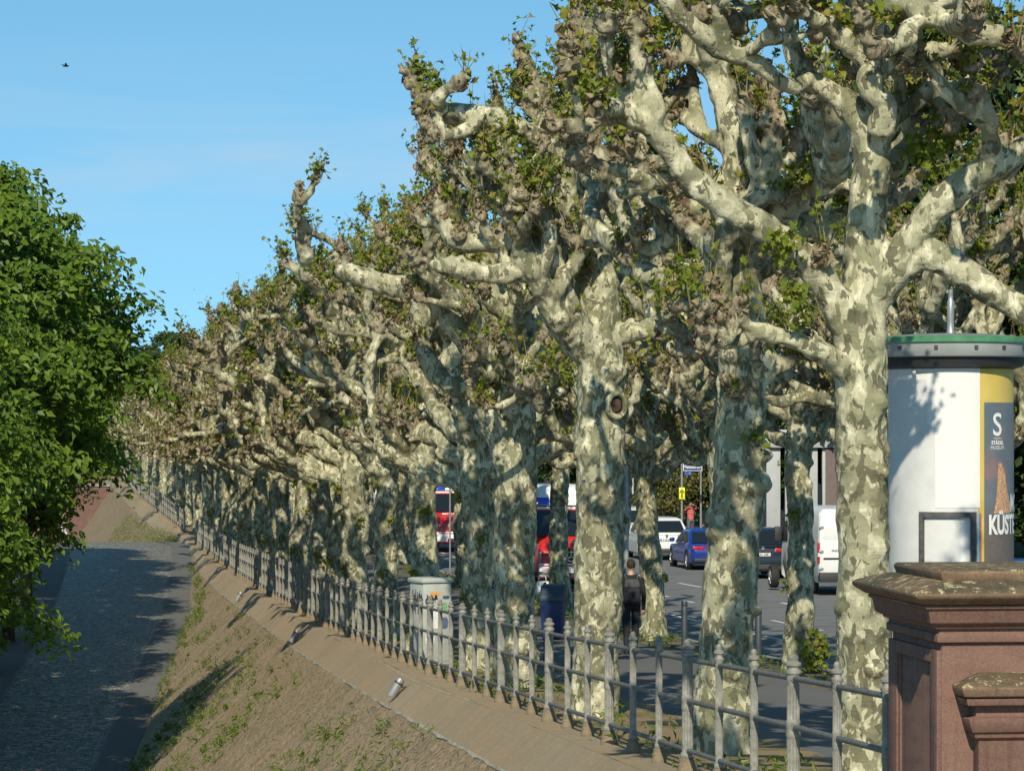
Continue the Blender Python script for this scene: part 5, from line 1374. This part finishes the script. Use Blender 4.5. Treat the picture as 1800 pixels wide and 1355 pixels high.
def ambulance(loc, rz, label, H=3.15, text=None, W=2.05):
    """front is at y=L in its own frame, seen from the front"""
    L = 6.6; root = empty('ambulance', loc, rz); tag(root, label, 'ambulance', 'red and white ambulances coming down the street')
    red = paint('rescue_red_paint', (.62,.025,.02), .35, .4); wh = M['white']
    zt = lambda y: np.interp(y, [0,.1,4.7,5.0,5.75,6.2,6.5,L], [2.55,2.62,2.62,2.5,1.62,1.48,1.30,.95])
    zb = lambda y: np.interp(y, [0,.1,L-.3,L], [.45,.4,.36,.45]); hw = lambda y: np.interp(y, [0,5.4,6.3,L], [1,1,.95,.86])
    b = MB(); loft_body(b, L, W, zb, zt, (1.3, 5.45), .43, hw, .07, .95); b.build('body', red, root, smooth='a')
    for x, s in ((W/2-.13,1),(-W/2+.13,-1)):
        for y in (1.3, 5.45): wheel(root, x, y, .36, .23, s)
    b = MB(); b.stack(-W/2-.02,W/2+.02,.0,4.4,[(0,.5),(0,H-.12),(-.08,H)]); b.build('box_body', wh, root, bevel=.05)
    b = MB(); b.rings([[(-.95,4.4,2.6),(.95,4.4,2.6),(.9,5.05,2.56),(-.9,5.05,2.56)],[(-.92,4.4,2.9),(.92,4.4,2.9),(.80,4.92,2.85),(-.80,4.92,2.85)],[(-.85,4.4,H),(.85,4.4,H),(.6,4.62,H-.04),(-.6,4.62,H-.04)]]); b.build('roof_fairing', wh, root, bevel=.06, seg=3)
    bl = paint('blue_beacon', (.01,.06,.5), .15)
    for s in (-1, 1):
        xa, xb = sorted((s*.95, s*.42)); b = MB(); b.hexa([(xa,4.75,2.60),(xb,4.75,2.60),(xb,5.07,2.58),(xa,5.07,2.58),(xa,4.7,2.86),(xb,4.7,2.86),(xb,4.95,2.82),(xa,4.95,2.82)]); b.build('beacon', bl, root, bevel=.04)
        xa, xb = sorted((s*.92, s*.55)); b = MB(); b.hexa([(xa,6.2,1.02),(xb,6.4,1.02),(xb,6.52,1.0),(xa,6.3,1.0),(xa,6.15,1.26),(xb,6.35,1.22),(xb,6.50,1.22),(xa,6.3,1.26)]); b.build('headlight', M['lens'], root, bevel=.02)
        xa, xb = sorted((s*1.06, s*1.28)); b = MB(); b.box(xa,xb,5.35,5.5,1.55,2.05); b.build('mirror', M['trim'], root, bevel=.04)
        x = s*(W/2-.005); q = [(x,4.45,1.6),(x,5.55,1.58),(x*.97,5.08,2.35),(x*.97,4.5,2.38)]
        if s < 0: q.reverse()
        quad_panel('cab_window', q, M['glass'], root, .01)
        xa, xb = sorted((s*.78, s*.62)); b = MB(); b.M = Matrix.Translation((s*.72,6.60,.72)) @ Matrix.Rotation(-math.pi/2,4,'X'); b.lathe([(.07,-.03),(.07,.015),(.05,.02),(.001,.02)], 16); b.build('fog_light', M['chrome'], root, smooth='a')
    q = [(-.86,5.02,2.42),(.86,5.02,2.42),(.93,5.74,1.66),(-.93,5.74,1.66)]; quad_panel('windscreen', q, M['glass'], root, .035)
    b = MB(); b.box(-.86,.86,5.0,5.04,2.46,2.53); b.build('stripe', wh, root)
    b = MB(); b.box(-.42,.42,6.46,6.60,.86,1.28); gr = b.build('grille', M['trim'], root, bevel=.02)
    b = MB(); b.M = Matrix.Translation((0,6.605,1.08)) @ Matrix.Rotation(-math.pi/2,4,'X')
    n = 28
    for i in range(n):
        a, c = 2*math.pi*i/n, 2*math.pi*(i+1)/n
        b.hexa([(r*math.cos(t),r*math.sin(t),z) for z in (0,.02) for r,t in ((.13,a),(.155,a),(.155,c),(.13,c))])
    for k in range(3):
        a = math.pi/2*3+k*2*math.pi/3; c, s2 = math.cos(a), math.sin(a)
        b.hexa([(-s2*.022,c*.022,0),(s2*.022,-c*.022,0),(c*.13+s2*.005,s2*.13-c*.005,0),(c*.13-s2*.005,s2*.13+c*.005,0),(-s2*.022,c*.022,.02),(s2*.022,-c*.022,.02),(c*.13+s2*.005,s2*.13-c*.005,.02),(c*.13-s2*.005,s2*.13+c*.005,.02)])
    b.build('star_emblem', M['chrome'], gr)
    b = MB(); b.box(-.96,.96,6.42,6.63,.46,.88); bp = b.build('front_bumper', wh, root, bevel=.05, seg=3)
    b = MB(); b.box(-.9,.9,6.625,6.637,.79,.83); b.build('red_stripe', red, bp)
    b = MB(); b.box(-.5,.5,6.625,6.645,.48,.60); b.build('lower_grille', M['trim'], bp)
    plate(root, 6.636, .70, 'F RD 183', rear=False)
    if text: text_obj('bonnet_lettering', text, .16, wh, root, Matrix.Translation((0,6.06,1.605)) @ Matrix.Rotation(math.pi,4,'Z') @ Matrix.Rotation(R(38),4,'X'), .004)
    if text:
        for s in (-1,1): b = MB(); b.box(min(s*.9,s*.5),max(s*.9,s*.5),4.96,5.0,2.95,3.08); b.build('amber_light', plain('amber_lens', (.8,.25,.02), .3), root)
    return root
def facing_us(x, Z):      # front of the vehicle at pixel x, depth Z
    f = rp(x, Z); d = Vector((-math.sin(TH+math.pi), math.cos(TH+math.pi), 0)); return f - d*6.63
v0 = facing_us(1004, 100); v0.z = rp(1004,102).z
ambulance(v0, TH+math.pi, 'red and white ambulance with blue roof lights between the third and fourth trunks')
v0 = facing_us(808, 139); v0.z = rp(808,141).z
ambulance(v0, TH+math.pi, 'farther red ambulance with white roof box, glimpsed left of the fifth tree', 3.6, 'RETTUNGSDIENST')

# ---------------------------------------------------------------- people
M['skin'] = plain('skin', (.50,.30,.21), .55, var=.06)
def cloth(name, c): return plain(name, c, .85, var=.15, scale=12, bump=.2)
def person(label, base, rz, H, top, legs, shoe=(.02,.02,.02), hair=(.03,.02,.015), sleeves=True, shorts=False, lhand=None, rhand=None, stride=.16, group=None, longhair=False, voxel=.011):
    """faces +y in its own frame; hands given as (x,y,z) in metres override the relaxed arms"""
    k = H/1.75; root = empty('person', base, rz); tag(root, label, 'person', group)
    V, F, n = [], [], 0; S = []
    def put(pts, rad, lab, sub=4, ns=10):
        nonlocal n
        pts = [tuple(np.array(p)*k) for p in pts]; rad = [r*k for r in rad]
        v, f = tube_np(pts, rad, ns, sub); V.append(v); F.extend(tuple(i+n for i in q) for q in f); n += len(v)
        C, q = spline(pts, rad, 5)
        for c, r in zip(C, q): S.append((*c, r, lab))
    def ball(c, r, lab, sub=2):
        nonlocal n
        v, f = ICO[sub]; rr = np.array(r)*k; v = v*rr+np.array(c)*k; V.append(v); F.extend(tuple(i+n for i in q) for q in f); n += len(v); S.append((*(np.array(c)*k), float(rr.mean())*.8, lab))
    # torso: stacked ellipsoids joined by the remesh
    for z, w, d in ((.90,.165,.12),(.98,.165,.118),(1.06,.15,.108),(1.15,.155,.11),(1.25,.172,.118),(1.34,.182,.115),(1.41,.165,.095)): ball((0,0,z), (w,d,.085), 1 if z > .95 else 2)
    put([(0,0,1.42),(0,.005,1.50),(0,.02,1.56)], [.075,.058,.056], 0)
    ball((0,.02,1.645), (.077,.098,.115), 0, 3); ball((0,.045,1.585), (.058,.07,.055), 0); ball((0,.118,1.635), (.014,.02,.022), 0, 1)
    for s in (-1,1):
        ball((s*.078,.01,1.64), (.012,.022,.03), 0, 1)
        st = stride*s
        put([(s*.085,0,.93),(s*.095,st*.55,.50),(s*.095,st*.8-.03*(st<0),.09)], [.093,.062,.044], 2, 5)
        if shorts: put([(s*.095,st*.55,.50),(s*.095,st*.8-.03*(st<0),.09)], [.058,.043], 0, 5)
        put([(s*.097,st*.8-.07,.045),(s*.099,st*.8+.04,.045),(s*.103,st*.8+.16,.035)], [.042,.044,.035], 3)
        h = np.array(lhand if s < 0 else rhand) if (lhand if s < 0 else rhand) is not None else np.array((s*.235,.05-st*.5,.84))
        sh = np.array((s*.185,0,1.405)); mid = (sh+h)/2; d = h-sh; reach = np.linalg.norm(d)
        bend = math.sqrt(max(0, .29**2-(reach/2)**2)) if reach < .58 else .02
        el = mid + unit(np.cross(d, np.array((s*1.,0,0)))*(1 if True else -1) + np.array((s*.5,-.55,-.2)))*bend
        put([sh, sh*.5+el*.5, el], [.060,.052,.043], 1, 3); put([el, el*.5+h*.5, h], [.042,.037,.027], 1 if sleeves else 0, 3)
        fd = unit(h-el); ball(h+fd*.045, (.032,.032,.042), 0)
        sd = unit(np.cross(fd, np.array((0,1,.2)))) 
        if np.linalg.norm(np.cross(fd, np.array((0,1,.2)))) < .2: sd = np.array((1.,0,0))
        cu = unit(np.cross(sd, fd))
        for j, (o, l) in enumerate(((-.027,.070),(-.009,.082),(.010,.078),(.027,.060))):
            p0 = h+fd*.06+sd*o; put([p0, p0+fd*l*.55+cu*.006*s, p0+fd*l*.9+cu*.028], [.0105,.0098,.008], 0, 2, 6)
        put([h+fd*.02+sd*-.026, h+fd*.055+sd*-.052, h+fd*.085+sd*-.056], [.012,.011,.009], 0, 2, 6)
    Vr, Fr = remesh(np.vstack(V), F, voxel*k); Vr = relax(Vr, Fr, 2, .4)
    S = np.array(S); lab = np.zeros(len(Vr), int)
    for a in range(0, len(Vr), 5000):
        D = np.sqrt(((Vr[a:a+5000][:,None,:]-S[None,:,:3])**2).sum(2))-S[None,:,3]; lab[a:a+5000] = S[D.argmin(1),4].astype(int)
    N = vnormals(Vr, Fr); cl = (lab > 0)&(lab < 3); Vr = Vr+N*(cl*(.006+.006*vnoise(Vr*np.array([9,9,5]), 3)))[:,None]
    mats = [M['skin'], cloth('upper_clothes', top), cloth('lower_clothes', legs), cloth('shoes', shoe)]
    link(bpy.data.objects.new('body', np_mesh('body', Vr, Fr, mats, mi=lab[Fr[:,0]])), root)
    hv, hf = ICO[3]; hv = hv*np.array((.086,.108,.105))*k+np.array((0,.008,1.672))*k
    keep = hv[:,2] > (1.655+np.maximum(0,(hv[:,1]/k-.0))*.55)*k - (.10*k if longhair else .075*k)*(hv[:,1] < -.005*k)
    hv = hv + (.006*k*vnoise(hv*40, 2))[:,None]*np.array([1,1,1])
    if longhair: hv[:,2] = np.where((hv[:,1] < .02*k)&(hv[:,2] < 1.66*k), hv[:,2]-.08*k, hv[:,2])
    f2 = [f for f in hf if all(keep[i] for i in f)]
    link(bpy.data.objects.new('hair', np_mesh('hair', hv, f2, cloth('hair', hair))), root)
    b = MB()
    for s in (-1,1): b.ball((s*.031*k,.108*k,1.655*k), .011*k, 1)
    b.build('eyes', M['black'], root)
    return root
# walker with a backpack, seen from behind
pb = on_ground(1109, 62); rzw = TH*.6
person('person in black clothes walking away with a black backpack beside the slim crooked tree', pb, rzw, 1.74, (.012,.012,.014), (.014,.015,.02), stride=.13)
bp = empty('backpack', pb, rzw); tag(bp, 'black backpack with grey top on the walker in black clothes', 'backpack')
M['pack'] = cloth('black_pack_fabric', (.015,.016,.02)); M['packg'] = cloth('grey_pack_fabric', (.06,.06,.062))
b = MB(); b.stack(-.155,.155,-.30,-.125,[(-.02,.93),(.0,.97),(.005,1.15),(-.005,1.24)]); b.build('bag_body', M['pack'], bp, bevel=.04, seg=3)
b = MB(); b.stack(-.148,.148,-.285,-.125,[(0,1.235),(-.01,1.34),(-.05,1.40)]); b.build('top_flap', M['packg'], bp, bevel=.035, seg=3)
b = MB(); b.box(-.11,.11,-.335,-.29,.98,1.14); b.build('pocket', M['pack'], bp, bevel=.02)
for s in (-1,1):
    b = MB(); b.tube([(s*.10,-.14,1.36),(s*.115,-.10,1.44),(s*.12,.0,1.475),(s*.125,.10,1.40),(s*.14,.13,1.25),(s*.15,.05,1.08),(s*.14,-.12,.98)], .017, 8); b.build('strap', M['packg'], bp, smooth=True)
# person with white handbag on the forearm, mostly behind the fourth trunk
pc = on_ground(918, 70); hz = CAMZ-(1004-HY)/FPX*70-pc.z
person('person behind the fourth trunk reaching out an arm with a white handbag', pc, TH+math.pi+.5, 1.70, (.05,.05,.06), (.03,.03,.04), sleeves=False, hair=(.10,.05,.02), longhair=True, lhand=(-.50,.13,hz), stride=.05)
hb = empty('handbag', on_ground(954, 69.85), TH*0); tag(hb, 'white handbag hanging from the forearm beside the blue bin', 'handbag')
zt = CAMZ-(1021-HY)/FPX*69.85-hb.location.z
M['leather'] = plain('white_leather', (.70,.70,.70), .45, var=.05)
b = MB(); b.stack(-.15,.15,-.06,.06,[(0,zt-.24),(-.01,zt-.05),(-.03,zt)]); b.build('bag_body', M['leather'], hb, bevel=.02, seg=3)
b = MB(); b.tube([(-.1,-.065,zt-.05),(-.02,-.07,zt-.13),(.07,-.07,zt-.10),(.13,-.065,zt-.04)], .006, 6); b.build('flap_seam', M['trim'], hb, smooth=True)
for y in (-.04,.04):
    b = MB(); b.tube([(-.09,y,zt-.01),(-.07,y,zt+.12),(-.01,0,zt+.19),(.05,y,zt+.12),(.08,y,zt-.01)], .011, 8); b.build('handle', M['leather'], hb, smooth=True)
# person between the fifth and fourth trunks carrying a pale blue bag
pd = on_ground(861, 60); 
person('person in dark clothes between the fifth and fourth trunks, carrying a pale blue bag', pd, TH+math.pi, 1.72, (.02,.02,.03), (.02,.022,.03), lhand=(-.10,.30,1.20), stride=.06)
tb = empty('tote_bag', on_ground(866, 59.6), 0); tag(tb, 'pale blue cloth bag held between the fifth and fourth trunks', 'bag')
z1 = CAMZ-(1033-HY)/FPX*59.6-tb.location.z; z0 = z1-.42
b = MB(); b.hexa([(-.02,-.05,z0),(.05,-.05,z0),(.05,.05,z0),(-.02,.05,z0),(-.10,-.06,z1-.04),(.08,-.06,z1),(.08,.06,z1),(-.10,.06,z1-.04)]); b.build('bag_body', cloth('pale_blue_cloth', (.33,.45,.56)), tb, bevel=.015)
b = MB(); b.tube([(-.05,0,z1-.03),(.0,0,z1+.05),(.05,0,z1-.01)], .01, 6); b.build('handle', cloth('pale_blue_strap', (.3,.4,.5)), tb, smooth=True)
# people across the street and at the ramp top
q = gpt(150, 21.5); q.x = GX(1214,150); person('person in a coral top photographing across the street above the blue sedan', q, TH+math.pi, 1.78, (.55,.13,.10), (.1,.1,.13), hair=(.12,.06,.03), sleeves=True, lhand=(-.07,.30,1.60), rhand=(.07,.30,1.60), group='people on the far pavement')
q = gpt(149, 21.9); q.x = GX(1243,149); person('person in black beside the slim street lamp across the street', q, TH+2.4, 1.66, (.015,.015,.02), (.02,.02,.03), group='people on the far pavement')
def lowp(x, Z): 
    X = GX(x, Z); return Vector((X, Z, CAMZ-float(sm(_FT,Z,2))+.03-max(0,(float(sm(_FT,Z,1))-X)-9)*.02))
q = lowp(112, 176); person('person in a pinkish top and white shorts at the ramp top', q, 2.6, 1.72, (.45,.28,.24), (.74,.70,.70), shorts=True, hair=(.06,.035,.02), sleeves=False, group='people at the ramp top')
q = lowp(76, 180); person('person in dark clothes at the ramp top, under the lime branches', q, 2.9, 1.72, (.04,.04,.05), (.05,.05,.06), group='people at the ramp top')

# ---------------------------------------------------------------- sky, sun, camera
EL, DX = R(36), .09
w = bpy.data.worlds.new('World'); SC.world = w; w.use_nodes = True; nt = w.node_tree; g = NG(nt)
bg = nt.nodes['Background']
sky = g.n('ShaderNodeTexSky', sky_type='NISHITA'); sky.sun_disc = False
sky.sun_elevation = EL; sky.sun_rotation = math.atan2(-DX, -1.0); sky.altitude = 100; sky.air_density = 1.0; sky.dust_density = .2; sky.ozone_density = 3.0
v = g.coord('Generated', (1,1,1)); vm = g.n('ShaderNodeVectorMath', operation='ADD'); g.l(v, vm.inputs[0]); vm.inputs[1].default_value = (0,0,.16); g.l(vm.outputs[0], sky.inputs['Vector']); sp = g.n('ShaderNodeSeparateXYZ'); g.l(v, sp.inputs[0])
cn = g.noise(g.coord('Generated', (9,9,75)), 1.0, 5, .6, .3)
band = g.ramp(sp.outputs['Z'], [(.045,0.0),(.075,1.0),(.09,.7),(.115,0.0)])
cl = g.math('MULTIPLY', g.ramp(cn, [(.36,0.0),(.70,.5)]), band)
hs = g.n('ShaderNodeHueSaturation'); hs.inputs['Saturation'].default_value = 1.14; hs.inputs['Hue'].default_value = .478; hs.inputs['Value'].default_value = 1.0; g.l(sky.outputs[0], hs.inputs['Color'])
c = g.mix(cl, hs.outputs[0], (3.6,4.6,5.4))
g.l(c, bg.inputs['Color']); bg.inputs['Strength'].default_value = .132
sd = bpy.data.lights.new('sun', 'SUN'); sd.energy = 4.4; sd.angle = R(.53); sd.color = (1.0,.915,.735)
so = bpy.data.objects.new('sun', sd); COL.objects.link(so)
so.rotation_mode = 'QUATERNION'; so.rotation_quaternion = Vector((DX*math.cos(EL), math.cos(EL), -math.sin(EL))).to_track_quat('-Z','Y'); so.location = (0,-20,30)
cd = bpy.data.cameras.new('camera'); cam = bpy.data.objects.new('camera', cd); COL.objects.link(cam); SC.camera = cam
cam.location = (0,0,CAMZ); cam.rotation_euler = (math.pi/2,0,0); cd.sensor_width = 36; cd.lens = 36*FPX/1800; cd.shift_y = (HY-677.5)/1800
cd.clip_start = .5; cd.clip_end = 9000
SC.view_settings.view_transform = 'Standard'; SC.view_settings.look = 'None'; SC.view_settings.gamma = 1; SC.view_settings.exposure = .12
SC.cycles.max_bounces = 6; SC.cycles.transparent_max_bounces = 4
